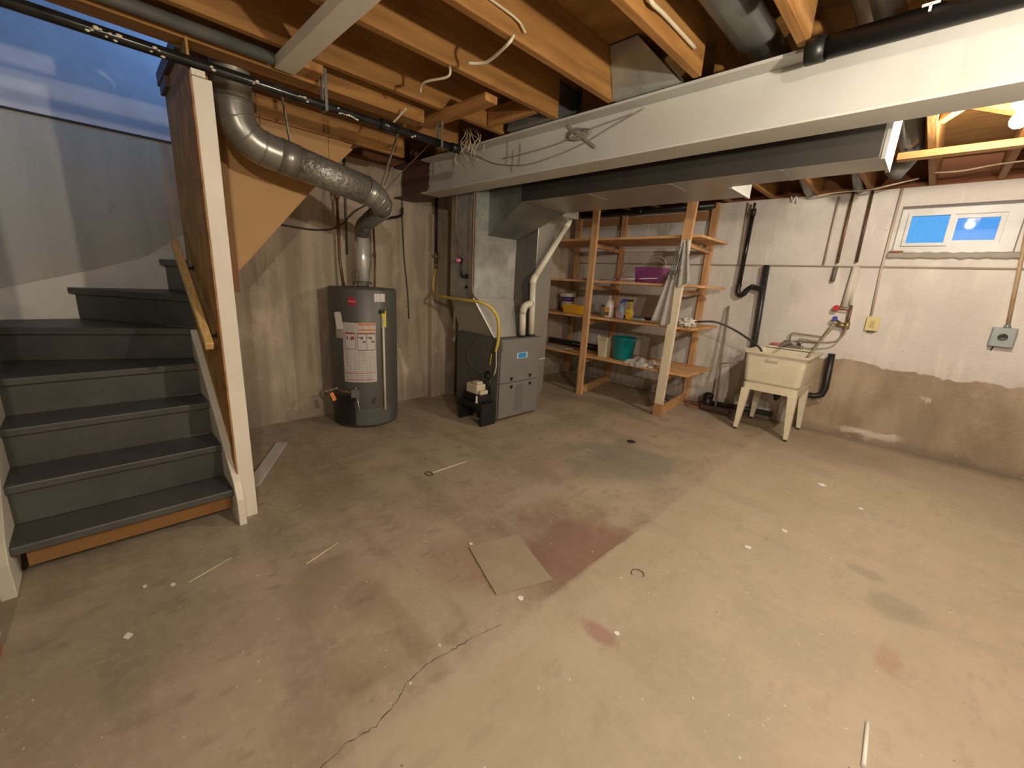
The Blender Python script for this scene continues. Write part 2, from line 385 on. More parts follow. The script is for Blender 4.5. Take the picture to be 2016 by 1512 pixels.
# ------------------------------------------------------------------ room shell
JZ, SUB, WT = 2.34, 2.575, 2.335          # joist underside, subfloor underside, wall top
XA, YB = -3.9, 5.22
fl = struct(MB().box((-4.2, -3.2, -.15), (3.4, 5.5, 0)).done('floor', FLOOR, origin=(0, 0, 0)))
cr = MB(); ck = [(-.925, .16), (-.933, .298), (-.946, .356), (-.932, .441), (-.956, .523), (-.992, .588), (-1.007, .68), (-.999, .727), (-.978, .905), (-.952, 1.008)]
def crackstrip(b, pts, wdt):
    path = []
    for (x0, y0), (x1, y1) in zip(pts, pts[1:]):
        n = max(2, int(math.hypot(x1-x0, y1-y0)/.012))
        for i in range(n):
            t = i/n; path.append(Vector((x0+(x1-x0)*t+random.uniform(-.004, .004), y0+(y1-y0)*t, .0008)))
    L = [b.bm.verts.new(p+Vector((-random.uniform(.15, 1)*wdt, 0, 0))) for p in path]; Q = [b.bm.verts.new(p+Vector((random.uniform(.15, 1)*wdt, 0, 0))) for p in path]
    for i in range(len(path)-1): b.bm.faces.new((L[i], Q[i], Q[i+1], L[i+1]))
crackstrip(cr, ck, .0022); crackstrip(cr, [(-.93, 1.62), (-.935, 1.671), (-.925, 1.85), (-.917, 2.074)], .0016)
CRK = M('crack_dark', (.06, .045, .035), .9)
cr.done('crack', CRK, fl)
# wall behind heater (bare concrete) and the grey painted stretch beside the stairs
struct(MB().box((-4.1, 1.5, 0), (XA, YB+.2, WT)).box((-4.1, .45, 0), (XA, 1.5, 2.14)).done('wall_left', CONC, origin=(0, 0, 0)))
struct(MB().box((-4.1, -.62, 0), (XA, .45, 2.14)).done('wall_stair', GREYWALL, origin=(0, 0, 0)))
pil = struct(MB().box((XA, 2.60, 0), (XA+.07, 2.93, 1.97)).done('wall_pilaster', CONC, origin=(0, 0, 0)))
# white wall with the window opening
WX0, WX1, WZ0, WZ1 = -.365, .37, 1.785, 2.18
b = MB(); b.box((-3.9, YB, 0), (WX0, YB+.2, WT)).box((WX1, YB, 0), (3.3, YB+.2, WT)).box((WX0, YB, 0), (WX1, YB+.2, WZ0)).box((WX0, YB, WZ1), (WX1, YB+.2, WT))
struct(b.done('wall_back', WALLB, origin=(0, 0, 0)))
struct(MB().box((-3.9, YB-.012, 1.652), (3.2, YB, 1.668)).done('trim_1', M('ledge_brown', (.30, .24, .18), .8), bevel=.003))
struct(MB().box((3.2, -3.2, 0), (3.4, 5.42, WT)).done('wall_right', SHELLMAT, origin=(0, 0, 0)))
struct(MB().box((-2.1, -3.2, 0), (3.3, -3.0, WT)).done('wall_front', SHELLMAT, origin=(0, 0, 0)))
struct(MB().box((-2.15, -3.1, 0), (-2.04, -.62, WT)).done('wall_side', SHELLMAT, origin=(0, 0, 0)))
struct(MB().box((-4.0, -.62, 0), (-2.10, -.42, 2.34)).done('wall_stairside', GREYWALL, origin=(0, 0, 0)))
# sill plates and rim closing the gap to the subfloor
for nm, a, c in (('trim_2', (-3.98, YB+.02, WT), (3.2, YB+.16, WT+.04)), ('trim_3', (-4.06, .5, WT), (XA-.02, YB, WT+.04))):
    struct(MB().box(a, c).done(nm, SILL))
b = MB().box((-4.1, YB+.16, WT), (3.4, YB+.2, SUB)).box((-4.1, .5, WT), (-4.06, YB+.2, SUB)).box((3.3, -3.2, WT), (3.4, 5.4, SUB)).box((-2.1, -3.2, WT), (3.4, -3.1, SUB))
struct(b.done('trim_4', SILL))
# subfloor overhead with the stair opening left out
b = MB().box((-2.62, -3.2, SUB), (3.4, YB+.2, SUB+.03)).box((-3.05, .43, SUB), (-2.62, YB+.2, SUB+.03)).box((-4.1, 1.5, SUB), (-3.05, YB+.2, SUB+.03))
struct(b.done('ceiling', PLY, origin=(0, 0, 0)))
# upper stairwell
b = MB().box((-4.1, -.62, 2.14), (XA, 1.5, 4.6)).box((XA, -.62, 2.34), (-2.55, -.42, 4.6)).box((-2.66, -.42, SUB), (-2.52, .5, 4.6)).box((-3.05, .43, SUB), (-2.6, .5, 4.6)).box((-3.05, .5, SUB), (-2.95, 1.6, 4.6)).box((-4.1, -.62, 4.6), (-2.5, 1.7, 4.7))
b.box((XA, 1.5, SUB), (-3.05, 1.6, 3.0)).box((XA, 1.5, 4.3), (-3.05, 1.6, 4.6)).box((XA, 1.5, 3.0), (-3.8, 1.6, 4.3)).box((-3.15, 1.5, 3.0), (-3.05, 1.6, 4.3))
struct(b.done('wall_stairwell', UPWHITE, origin=(0, 0, 0)))
struct(MB().box((XA, -.42, 2.128), (XA+.006, .55, 2.142)).done('trim_5', M('dark_wall_joint', (.05, .04, .03), .9)))
wd = struct(MB().box((-3.8, 1.53, 3.0), (-3.15, 1.57, 3.05)).box((-3.8, 1.53, 4.25), (-3.15, 1.57, 4.3)).box((-3.8, 1.53, 3.05), (-3.75, 1.57, 4.25)).box((-3.2, 1.53, 3.05), (-3.15, 1.57, 4.25)).done('window_2', WINV))

# basement window
fr = struct(MB().box((WX0, 5.35, WZ0), (WX1, 5.40, 1.868)).box((WX0, 5.35, 2.114), (WX1, 5.40, WZ1)).box((WX0, 5.35, 1.868), (-.315, 5.40, 2.114)).box((.282, 5.35, 1.868), (WX1, 5.40, 2.114)).done('window_1', WINV))
def sash(x0, x1, z0, z1, y, t, mat):
    s_ = MB().box((x0-t, y, z0-t), (x1+t, y+.022, z0)).box((x0-t, y, z1), (x1+t, y+.022, z1+t)).box((x0-t, y, z0), (x0, y+.022, z1)).box((x1, y, z0), (x1+t, y+.022, z1)).done('sash', WINV, fr)
    MB().box((x0, y+.010, z0), (x1, y+.014, z1)).done('pane', mat, s_)
GL = bpy.data.materials.new('window_glass'); nt, bs = nodes(GL); bs.inputs['Transmission Weight'].default_value = 1; bs.inputs['Roughness'].default_value = .02; bs.inputs['IOR'].default_value = 1.02; bs.inputs['Base Color'].default_value = (.95, .97, 1, 1); bs.inputs['Coat Weight'].default_value = 1; bs.inputs['Coat IOR'].default_value = 1.5; bs.inputs['Coat Roughness'].default_value = .02
GL2 = bpy.data.materials.new('frosted_glass'); nt, bs = nodes(GL2); bs.inputs['Transmission Weight'].default_value = 1; bs.inputs['Roughness'].default_value = .25; bs.inputs['IOR'].default_value = 1.2
tc, (x, y, z), mth, noi, step, mix = masks(nt)
nt.links.new(mix(step(noi(60, (1, 1, .6), 5), .4, .65), (.70, 1.0, .88), (1, 1, 1)), bs.inputs['Base Color'])
bp = N(nt, 'ShaderNodeBump', i_Strength=.6, i_Distance=.01); nt.links.new(noi(70, (1, 1, .5), 5), bp.inputs['Height']); nt.links.new(bp.outputs[0], bs.inputs['Normal'])
sash(-.292, -.048, 1.880, 2.110, 5.327, .026, GL2)
sash(.002, .250, 1.900, 2.082, 5.372, .036, GL)
tag(MB().box((-.375, 5.185, 1.786), (-.285, 5.23, 1.803)).done('wood_shim', SILL), 'small reddish wood shim at the left corner of the window ledge', 'shim')
sl = MB(); nu = 60
def sill(u, v): return Vector((WX0-.02+u*(WX1-WX0+.06), 5.335-.150*min(1, v*1.4)-(.010*noise.noise(Vector((u*14, v*4, 0)))), 1.786-max(0, v-.7)*.15+.010*noise.noise(Vector((u*16, v*5, 2)))))
struct(sl.sheet(sill, nu, 12, .008).done('trim_6', M('lumpy_sill_paint', (.60, .56, .49), .8, bump=.6, scale=10)))

# ------------------------------------------------------------------ overhead framing
front_j = [(-2.375, 'first floor joist right of the stair header, above the black pipe'), (-1.895, 'floor joist whose end meets the white beam beside the hanging wire tangle'),
           (-1.495, 'water-streaked floor joist left of the galvanized boot'), (-1.02, 'floor joist between the galvanized boot and the fat round duct'),
           (-.59, 'floor joist between the two round ducts'), (-.17, 'floor joist right of the round ducts, crossing above the black drain pipe'),]
for X, lb in front_j:
    w_ = .02
    tag(MB().box((X-w_, -3.1, JZ), (X+w_, 2.19, SUB)).done('ceiling_joist', JOIST, bevel=.003), 'orange-brown '+lb, 'joist', 'joists on the near side of the beam')
for X in (.24, .65, 1.06, 1.47, 1.9, 2.3, 2.7):
    tag(MB().box((X-.02, -3.1, JZ), (X+.02, 2.19, SUB)).done('ceiling_joist', JOIST), 'orange-brown floor joist overhead beyond the right edge, near side of the white beam', 'joist', 'joists beyond the right edge')
back_j = [(-1.85, 'rough joist end above the shelving, leftmost seen over the white wall'), (-1.42, 'rough joist above the drain pipe that loops on the white wall'), (-1.02, 'rough joist above the white wall left of the copper pipes'), (-.62, 'rough joist above the copper pipes on the white wall'),
          (-.215, 'stout joist crossing to the wall at the left edge of the window'), (.175, 'joist crossing to the wall above the middle of the window'), (.575, 'joist above the right edge of the window')]
for X, lb in back_j:
    tag(MB().box((X-.02, 2.41, JZ), (X+.02, YB+.1, SUB)).done('ceiling_joist', JOIST), 'brown '+lb, 'joist', 'joists beyond the beam')
for X in (-3.5, -3.1, -2.7, -2.28, .98, 1.38, 1.8, 2.2, 2.6):
    tag(MB().box((X-.02, 2.41, JZ), (X+.02, YB+.1, SUB)).done('ceiling_joist', JOIST), 'brown joist beyond the beam, hidden over the furnace or past the frame', 'joist', 'unseen joists beyond the beam')
# stair header (double) and the trimmer over the tan panel
tag(MB().box((-2.625, -.42, JZ-.055), (-2.51, 1.64, SUB)).done('stair_header', JOIST, bevel=.003), 'doubled orange-brown header beside the stair opening, above the black pipe', 'header')
tag(MB().box((-3.06, .50, 2.20), (-3.02, 1.80, SUB)).done('stair_trimmer', JOIST, bevel=.003), 'wide orange trimmer board over the tan stair panel', 'trimmer')
tag(MB().box((-2.86, .76, 2.30), (-2.82, 2.15, SUB-.001)).done('ceiling_joist', JOIST, bevel=.003), 'orange joist between the stair header and the trimmer over the tan panel', 'joist')
tag(MB().box((-3.0, .50, 2.30), (-2.83, .54, 2.38)).done('wood_block', JOIST2), 'dark wood block bridging behind the galvanized duct riser', 'block')
tag(MB().box((-2.34, 2.02, JZ), (-1.93, 2.06, JZ+.10)).done('blocking_board', JOIST2), 'board blocking between joists just behind the wire tangle', 'block')
for X0, X1, Y0, lb in ((-2.61, -1.95, 1.66, 'short orange brace board nailed flat under two joists above the wires'),):
    tag(MB().box((X0, Y0, JZ-.042), (X1, Y0+.09, JZ-.002)).done('brace_board', JOIST2, bevel=.003), lb, 'brace')
tag(MB().box((-2.59, .86, JZ-.04), (-2.39, .97, JZ-.002)).done('brace_board', JOIST2), 'scrap wood piece behind the end of the white ceiling board', 'brace')
tag(MB().box((-2.49, .775, JZ-.055), (1.6, .865, JZ-.002)).done('ceiling_board', WHITE, bevel=.003), 'white painted board fixed under the joists at top left', 'board')
# bracing past the beam at the right
tag(MB().box((-.38, 4.02, JZ-.045), (.9, 4.10, JZ-.003)).done('brace_board', JOIST2), 'long orange brace nailed under the joists below the lamp', 'brace')
tag(MB().beam((-.19, 3.55, JZ+.03), (.15, 3.25, SUB-.05), .05, .04).done('cross_brace', JOIST2), 'diagonal cross brace between two joists left of the glaring lamp', 'brace')
tag(MB().beam((-.19, 3.75, SUB-.04), (.15, 3.9, JZ+.10), .05, .04).done('cross_brace', JOIST2), 'second cross brace behind the glaring lamp', 'brace')
# notched block stack at the post head
tag(MB().box((-3.22, .405, 2.27), (-2.60, .429, 2.33)).box((-3.19, .41, 2.22), (-3.0, .429, 2.27)).done('notched_block', BROWNP), 'dark notched wood blocks under the pipe at the stair wall head', 'block')

# ------------------------------------------------------------------ steel beam
bt = thing('steel_beam', 'long white painted steel beam crossing under the joists, brown at its far end', 'beam', (-1, 2.3, 2.057))
def ibeam(x0, x1, grow=0):
    b = MB(); g = grow
    b.box((x0, 2.20, 2.057), (x1, 2.395, 2.070)).box((x0, 2.293, 2.070), (x1, 2.303, 2.325)).box((x0, 2.20, 2.325), (x1, 2.395, JZ-.001))
    return b
ibeam(-3.42, 3.2).done('beam_body', BEAMW, bt, bevel=.003)
e = ibeam(-3.895, -3.42).done('primer_end', BROWN, bt); e['label'] = 'rust brown unpainted end'
# ragged paint edge
b = MB()
for i in range(14):
    z = 2.075+i*.0175; b.box((-3.42-random.uniform(.0, .035), 2.2922, z), (-3.41, 2.2928, z+.017))
b.done('paint_edge', BEAMW, bt)
tag(MB().tube([(-.56, 2.155, 2.296), (2.9, 2.155, 2.296)], .040, 20).tube([(-.565, 2.155, 2.296), (-.50, 2.155, 2.296)], .045, 20).done('drain_pipe', BLACKP), 'black plastic drain pipe lying along the top of the white beam', 'pipe')
tag(MB().box((-.235, 2.108, 2.318), (-.190, 2.114, 2.325)).box((-.216, 2.108, 2.300), (-.209, 2.114, 2.320)).done('pipe_strap', PAPER), 'small white T-shaped clip on the black pipe above the beam', 'clip')

# ------------------------------------------------------------------ black shiny pipe along the header
t = thing('supply_pipe', 'glossy black paint-spattered pipe running under the joists towards the beam', 'pipe', (-2.44, 0, 2.17))
MB().tube([(-2.44, -2.9, 2.178), (-2.44, 1.0, 2.178), (-2.44, 1.85, 2.178)], .022, 14).done('pipe_run', CHROME, t)
MB().tube([(-2.44, 1.30, 2.178), (-2.44, 1.40, 2.178)], .030, 14).done('coupling', CHROME, t)
MB().tube([(-2.44, 1.80, 2.178), (-2.44, 1.86, 2.178)], .028, 14).done('coupling', CHROME, t)
for Y0, L in ((.12, .10), (.30, .05), (.66, .03), (.86, .05), (1.05, .12), (1.33, .03), (1.5, .03), (.5, .015)):
    b = MB(); n_ = max(2, int(L/.012))
    for i in range(n_):
        a = R(random.uniform(-60, 10)); yy = Y0+L*i/n_; s_ = random.uniform(.004, .009); b.blob((-2.44+.0215*math.cos(a), yy, 2.178+.0215*math.sin(a)), (.003, s_*1.4, s_), .3, 3, 1, 0, i)
    b.done('paint_spatter', M('spatter_cream', (.62, .58, .42), .5), t)
for Y0 in (.98, 1.70): MB().box((-2.465, Y0, 2.15), (-2.415, Y0+.015, 2.155)).box((-2.468, Y0, 2.15), (-2.465, Y0+.015, JZ)).box((-2.415, Y0, 2.15), (-2.412, Y0+.015, JZ)).done('pipe_hanger', GALVD, t)
tag(MB().tube([(-2.455, -2.9, 2.312), (-2.455, .76, 2.312)], .026, 14).done('conduit', GALVD), 'dull grey conduit running tight under the joists beside the header', 'pipe')

# ------------------------------------------------------------------ galvanized ductwork
d = thing('vent_duct', 'galvanized flue duct that drops by the white post and slopes to the heater', 'duct', (-2.72, .64, 2.0))
rv = .088
MB().tube([(-2.72, .640, 2.56), (-2.72, .640, 2.16)], rv, 28).done('riser', PIPEM, d)
seg = smoothpath([(-2.72, .640, 2.16), (-2.72, .642, 2.10), (-2.72, .665, 2.035), (-2.72, .715, 1.985), (-2.72, .78, 1.962), (-2.72, .84, 1.951)], 6)
MB().tube(seg, rv+.001, 32).done('elbow', PIPEM, d)
for i in (2, 8, 15, 22):
    q = (seg[i+1]-seg[i]).normalized(); MB().tube([seg[i]-q*.004, seg[i]+q*.004], rv+.004, 32).done('seam_ring', PIPEM, d)
MB().tube([(-2.72, .835, 1.952), (-2.72, .93, 1.935)], rv+.004, 28).done('collar', PIPEM, d)
MB().tube([(-2.72, .93, 1.935), (-2.72, 1.33, 1.862)], rv, 28).done('foil_run', FOIL, d)
b = MB(); path = [(-2.72, 1.33, 1.862), (-2.725, 1.38, 1.848), (-2.74, 1.43, 1.825), (-2.77, 1.475, 1.80), (-2.82, 1.50, 1.775)]
b.tube(path, [rv, .083, .076, .070, .064], 28); b.done('reducing_elbow', PIPEM, d)
for i in range(5):
    t_ = i/4*3.8; k = int(t_); f_ = t_-k; p = Vector(path[k]).lerp(Vector(path[min(k+1, 4)]), f_); q = Vector(path[min(k+1, 4)])-Vector(path[k]); q = q.normalized()
    MB().tube([p-q*.006, p+q*.006], [.09-.0065*t_]*2, 28).done('seam_ring', PIPEM, d)
MB().tube([(-2.80, 1.50, 1.78), (-3.50, 1.695, 1.735), (-3.565, 1.715, 1.715), (-3.59, 1.72, 1.66)], .062, 24).done('connector', GALVD, d)
for (Y0, zz, yy) in ((.90, 2.03, .86), (1.42, 1.90, 1.60)):
    MB().beam((-2.71, Y0, zz-.05), (-2.71, yy, JZ), .022, .003, (0, 1, .1)).done('hanger_strap', M('zinc_strap', (.33, .38, .35), .5, .4), d)
tag(MB().tube([(-3.59, 1.72, 1.675), (-3.59, 1.72, 1.262)], .047, 24).done('flue_pipe', BRIGHT), 'bright vertical metal flue pipe standing on the water heater', 'pipe')

tr = thing('trunk_duct', 'long rectangular sheet-metal trunk duct hung behind the white beam', 'duct', (-1.5, 2.9, 1.98))
MB().box((-2.55, 2.60, 1.98), (-1.02, 3.20, JZ-.003)).done('wide_trunk', TRUNKM, tr, bevel=.003)
MB().box((-1.02, 2.60, 1.98), (-.29, 2.86, JZ-.003)).done('narrow_trunk', TRUNKM, tr, bevel=.003)
MB().box((-.30, 2.59, 1.97), (-.285, 2.87, JZ-.003)).done('end_cap', M('end_cap_sheet', (.42, .43, .42), .5, .4), tr)
MB().box((-1.03, 2.86, 1.97), (-1.012, 3.21, JZ-.003)).done('step_cap', M('end_cap_sheet', (.6, .62, .6), .5, .4), tr)
MB().hull8([(-2.95, 2.60, 1.73), (-2.95, 2.97, 1.73), (-2.95, 2.97, JZ-.004), (-2.95, 2.60, JZ-.004)], [(-2.55, 2.60, 1.98), (-2.55, 3.19, 1.98), (-2.55, 3.19, JZ-.004), (-2.55, 2.60, JZ-.004)]).done('offset_transition', GALVD, tr)
e = MB().box((-2.54, 2.592, 1.982), (-.31, 2.5985, JZ-.006)).done('shade_skin', M('duct_shade', (.036, .032, .026), .55, col2=(.028, .025, .02), scale=3), tr); e['label'] = 'front side coloured dark for the shade of the beam'  # the beam's shade on the duct front is put into this sheet's colour
for X in (-1.9, -1.3, -.7): MB().box((X, 2.6, 1.974), (X+.02, 2.84, 1.979)).done('drive_cleat', TRUNKM, tr)
# crumpled flexible elbows in the shadow behind the beam
for X, lb in ((-2.22, 'left'), (-1.95, 'right')):
    tag(MB().tube(smoothpath([(X+.1, 2.60, 2.20), (X+.1, 2.53, 2.20), (X+.07, 2.495, 2.27), (X+.05, 2.50, 2.40), (X+.05, 2.50, 2.50)]), .065, 20).done('branch_duct', GALVD), lb+' of two shadowed round branch ducts curling out behind the beam', 'duct')

for X, Y0, Y1, lb, r_ in ((-.80, -2.5, 2.6, 'fat grey round duct between joists at the top, left of the pair', .078), (-.385, -2.5, 2.58, 'round duct in the joist bay nearest the black drain pipe', .075)):
    dd = thing('round_duct', lb, 'duct', (X, 0, 2.46)); MB().tube([(X, Y0, 2.46), (X, Y1, 2.46)], r_, 24).done('duct_pipe', GALVD, dd)
    MB().tube([(X, 1.25, 2.46), (X, 1.28, 2.46)], r_+.004, 24).done('seam', GALVD, dd)
tag(MB().prism([(-1.470, 2.165, 2.342), (-1.10, 2.165, 2.342), (-1.31, 2.09, 2.565), (-1.470, 2.09, 2.565)], (0, .35, 0)).done('duct_boot', GALV), 'galvanized duct boot slanting between two joists above the beam', 'duct boot')
tag(MB().prism([(-2.30, 2.16, 2.342), (-1.92, 2.16, 2.342), (-1.92, 2.09, 2.56), (-2.15, 2.09, 2.56)], (0, .35, 0)).done('duct_boot', GALVD), 'dull grey duct boot behind the tangle of wires above the beam', 'duct boot')
# small round ducts reaching the far wall
for (X, Y0, lb) in ((-.70, 4.1, 'grey round vent pipe slanting into the wall top left of the window'), (-1.08, 4.2, 'small grey vent pipe in the dark bay above the white wall')):
    tag(MB().tube([(X+.06, Y0, 2.44), (X, 5.05, 2.36), (X, 5.18, 2.345)], .038, 16).done('vent_pipe', GALVD), lb, 'pipe')
tag(MB().tube(elbow((-.33, 3.2, 2.45), (-.33, 4.35, 2.41), (-.42, 4.45, 2.30), .1), .065, 20).done('branch_duct', GALVD), 'round duct end dangling below the trunk duct end cap near the window', 'duct')

# ------------------------------------------------------------------ staircase
st = thing('staircase', 'dark grey painted winder staircase with white stringers at the left wall', 'stairs', (-3.0, 0, 0))
noses = [-2.41, -2.60, -2.81, -3.02]; tops = [.192, .385, .578, .768]
for i, (X, zt) in enumerate(zip(noses, tops)):
    nx = noses[i+1]-.03 if i < 3 else -3.5
    MB().box((nx, -.385, zt-.038), (X, .405, zt)).done('tread', DKPAINT, st, bevel=.006)
    if i: MB().box((X-.045, -.385, tops[i-1]), (X-.03, .405, zt-.038)).done('riser', DKPAINT, st)
e = MB().box((-2.475, -.34, .070), (-2.455, .385, .154)).done('riser', RISER, st); e['label'] = 'unpainted brown bottom riser'
def wedge(name, pts, z0, z1, mat=DKPAINT): return MB().prism([(x, y, z0) for x, y in pts], (0, 0, z1-z0)).done(name, mat, st, bevel=.005)
T5, T6, T7 = .958, 1.155, 1.362
wedge('tread', [(-3.155, .43), (-3.505, -.405), (-3.9, -.405), (-3.9, -.06), (-3.2, .43)], T5-.04, T5)
wedge('riser', [(-3.185, .43), (-3.535, -.405), (-3.55, -.405), (-3.20, .43)], .768, T5-.04)
wedge('tread', [(-3.175, .43), (-3.9, -.115), (-3.9, .42), (-3.2, .46)], T6-.04, T6)
wedge('riser', [(-3.20, .43), (-3.9, -.085), (-3.9, -.07), (-3.21, .445)], T5, T6-.04)
wedge('tread', [(-3.15, .43), (-3.9, .365), (-3.9, .60), (-3.08, .60)], T7-.04, T7)
wedge('riser', [(-3.17, .45), (-3.9, .395), (-3.9, .41), (-3.17, .465)], T6, T7-.04)
MB().prism([(-3.895, y, z) for y, z in ((.53, 1.16), (.66, 1.31), (1.46, 2.25), (1.46, 2.33), (.53, 1.24))], (.84, 0, 0)).done('added_soffit', TAN, st)  # unseen board added to stop stairwell daylight leaking out below
struct(MB().box((XA, 1.46, 2.22), (-3.06, 1.50, SUB)).done('trim_7', JOIST))
for k in range(5):
    Yk, zk = .58+.172*k, T7+.195*(k+1)
    MB().box((-3.9, Yk, zk-.04), (-3.08, Yk+.20, zk)).done('tread', DKPAINT, st); MB().box((-3.9, Yk+.02, zk-.195), (-3.08, Yk+.035, zk-.04)).done('riser', DKPAINT, st)
def stringer(y0, y1, mat, nm='stringer'):
    pts = [(-2.355, 0), (-2.355, .150), (-2.395, .235), (-3.15, .955), (-3.15, .55), (-2.52, 0)]
    return MB().prism([(x, y0, z) for x, z in pts], (0, y1-y0, 0)).done(nm, mat, st, bevel=.004)
e = stringer(.395, .43, WHITE)
e = stringer(-.42, -.375, WHITE)
# pale skirt board on the concrete behind the winders
pts = [(-.42, 1.125), (.069, 1.282), (.316, 1.381), (.60, 1.60), (.60, 1.35), (.40, 1.1), (-.08, .94), (-.42, .94)]
MB().prism([(XA, y, z) for y, z in pts], (.012, 0, 0)).done('skirt_board', SKIRT, st)
pts = [(-3.9, 1.14), (-3.15, .96), (-3.15, .6), (-3.9, .9)]
MB().prism([(x, -.42, z) for x, z in pts], (0, .012, 0)).done('skirt_board', SKIRT, st)

sw = thing('stud_wall', 'narrow strand-board stair wall behind the white post', 'stair wall', (-2.8, .46, 0))
MB().box((-3.20, .43, 0), (-2.505, .440, 2.30)).done('strand_board', OSB, sw)
MB().box((-3.20, .443, 0), (-3.12, .50, 2.19)).done('stud', JOIST, sw)
MB().box((-3.05, .443, 2.15), (-2.505, .50, 2.19)).done('top_plate', JOIST, sw)
ps = thing('wall_post', 'white painted post standing at the foot of the stairs', 'post', (-2.46, .47, 0))
MB().box((-2.500, .425, 0), (-2.425, .498, 2.125)).done('post_shaft', WHITE, ps, bevel=.004)
MB().box((-2.500, .425, 2.127), (-2.425, .475, 2.152)).done('post_notch', WHITE, ps)
e = MB().box((-2.503, .419, 0), (-2.428, .4245, 2.14)).done('raw_edge', JOIST2, ps); e['label'] = 'bare orange wood edge'
tp = thing('hardboard_sheet', 'tan hardboard panel with a diagonal lower edge closing the upper stairs', 'panel', (-3.04, .8, 1.3))
MB().prism([(-3.045, y, z) for y, z in ((.53, 1.18), (.66, 1.325), (1.24, 1.995), (1.24, 2.198), (.53, 2.198))], (.012, 0, 0)).done('main_sheet', TAN, tp)
MB().prism([(-3.045, y, z) for y, z in ((1.243, 1.995), (1.243, 2.198), (1.34, 2.198), (1.405, 2.165))], (.012, 0, 0)).done('corner_sheet', TAN, tp)
e = MB().box((-3.035, .53, 1.19), (-2.99, .645, 2.20)).done('edge_stud', M('panel_stud', (.30, .15, .055), .7), tp)
rl = thing('handrail', 'pale pine handrail sloping along the strand-board stair wall', 'handrail', (-2.8, .37, 1.0))
MB().beam((-2.43, .372, .958), (-3.10, .372, 1.455), .036, .042).done('rail', RAILW, rl, bevel=.005)
for X in (-2.56, -3.0):
    zz = .958+(-2.43-X)*.742-.03
    MB().tube(elbow((X, .428, zz-.03), (X, .395, zz-.035), (X, .375, zz+.012), .015), .007, 8).lathe((X, .43, zz-.03), [(.018, -.004), (.018, .0)], 14, 'Y').done('bracket', BLACKI, rl)
tag(MB().beam((-2.78, .555, .008), (-3.39, .905, .008), .075, .014).done('trim_board', M('pale_trim', (.52, .50, .46), .5)), 'thin white board lying on the floor behind the stair post', 'board')
e = thing('door_casing', 'white casing edge at the far left with an orange wood foot', 'casing', (-2.02, -.41, 0))
MB().box((-2.06, -.425, .05), (-1.985, -.385, 2.3)).done('casing_board', WHITE, e, bevel=.004); MB().box((-2.05, -.42, 0), (-1.99, -.39, .05)).done('wood_foot', M('orange_foot', (.45, .13, .04), .6), e)

# ------------------------------------------------------------------ water heater
HC = (-3.585, 1.705); h = thing('water_heater', 'dark grey cylindrical gas water heater covered with paper labels', 'water heater', (HC[0], HC[1], 0))
HR = .288
MB().lathe((HC[0], HC[1], 0), [(.280, .012), (.286, .03), (HR, .05), (HR, 1.205), (.280, 1.220), (.05, 1.232), (0, 1.232)], 64).done('tank', HEATG, h)
MB().lathe((HC[0], HC[1], 0), [(.25, .0), (.25, .02)], 48).done('base_ring', BLACKI, h)
b = MB().lathe((HC[0], HC[1], 0), [(.085, 1.250), (.078, 1.272), (.05, 1.274)], 28)
for a in (20, 110, 200, 290): b.beam((HC[0]+.078*math.cos(R(a)), HC[1]+.078*math.sin(R(a)), 1.21), (HC[0]+.078*math.cos(R(a)), HC[1]+.078*math.sin(R(a)), 1.26), .012, .012, (1, 0, 0))
b.done('draft_hood', GALVD, h)
P3 = (HC[0], HC[1], 0)
MB().cylpatch(P3, HR+.002, -42, 21, .035, .185, .006).done('burner_cover', HEATB, h)
MB().cylpatch(P3, HR+.001, -95, -44, .03, .30, .002).done('access_recess', BLACKI, h)
l1 = MB().cylpatch(P3, HR, -61, -6, .425, .938).done('instruction_label', LABELP, h); l1['label'] = 'large white instruction label with warning boxes'
def hp(nm, mat, a0, a1, z0, z1, k=.0030, par=l1): return MB().cylpatch(P3, HR, a0, a1, z0, z1, k).done(nm, mat, par)
LO = M('label_orange', (.60, .20, .06), .5); LI = M('label_ink', (.12, .09, .08), .6); LR = M('label_red', (.40, .05, .04), .6); LP = M('label_paper_plain', (.55, .52, .49), .5)
hp('warning_header', LO, -33.5, -6.5, .915, .934); hp('warning_header', LO, -33.5, -6.5, .872, .885)
hp('warning_header', LR, -56, -39, .845, .855)
hp('picture_box', LI, -57, -38.5, .712, .846, .0024); hp('picture_box', LP, -56.3, -39.2, .717, .841, .0028)
hp('picture_box', LI, -36.2, -7, .706, .855, .0024); hp('picture_box', LP, -35.5, -22, .711, .842, .0028); hp('picture_box', LP, -21.2, -7.7, .711, .842, .0028)
hp('warning_header', LR, -35.5, -7.7, .843, .851, .0029)
hp('pictogram', LR, -47, -41, .80, .822); hp('pictogram', LR, -49, -42, .794, .803); hp('pictogram', LI, -54, -51.5, .795, .82)
for a in (-35, -21): hp('pictogram', LI, a, a+6, .812, .820); hp('pictogram', LI, a+4, a+8, .800, .822); hp('pictogram', LI, a+7, a+12, .772, .786)
for z in (.505, .445): hp('text_line', LR, -58, -10, z, z+.004, .002)
MB().cylpatch(P3, HR, -76, -58, .80, .934).done('rating_label', M('label_tan', (.42, .37, .32), .6), h)
MB().cylpatch(P3, HR, -7.5, 12.5, 1.115, 1.182).done('rating_label', rows_material('small_label', (.60, .58, .56), (.25, .22, .22), 90), h)
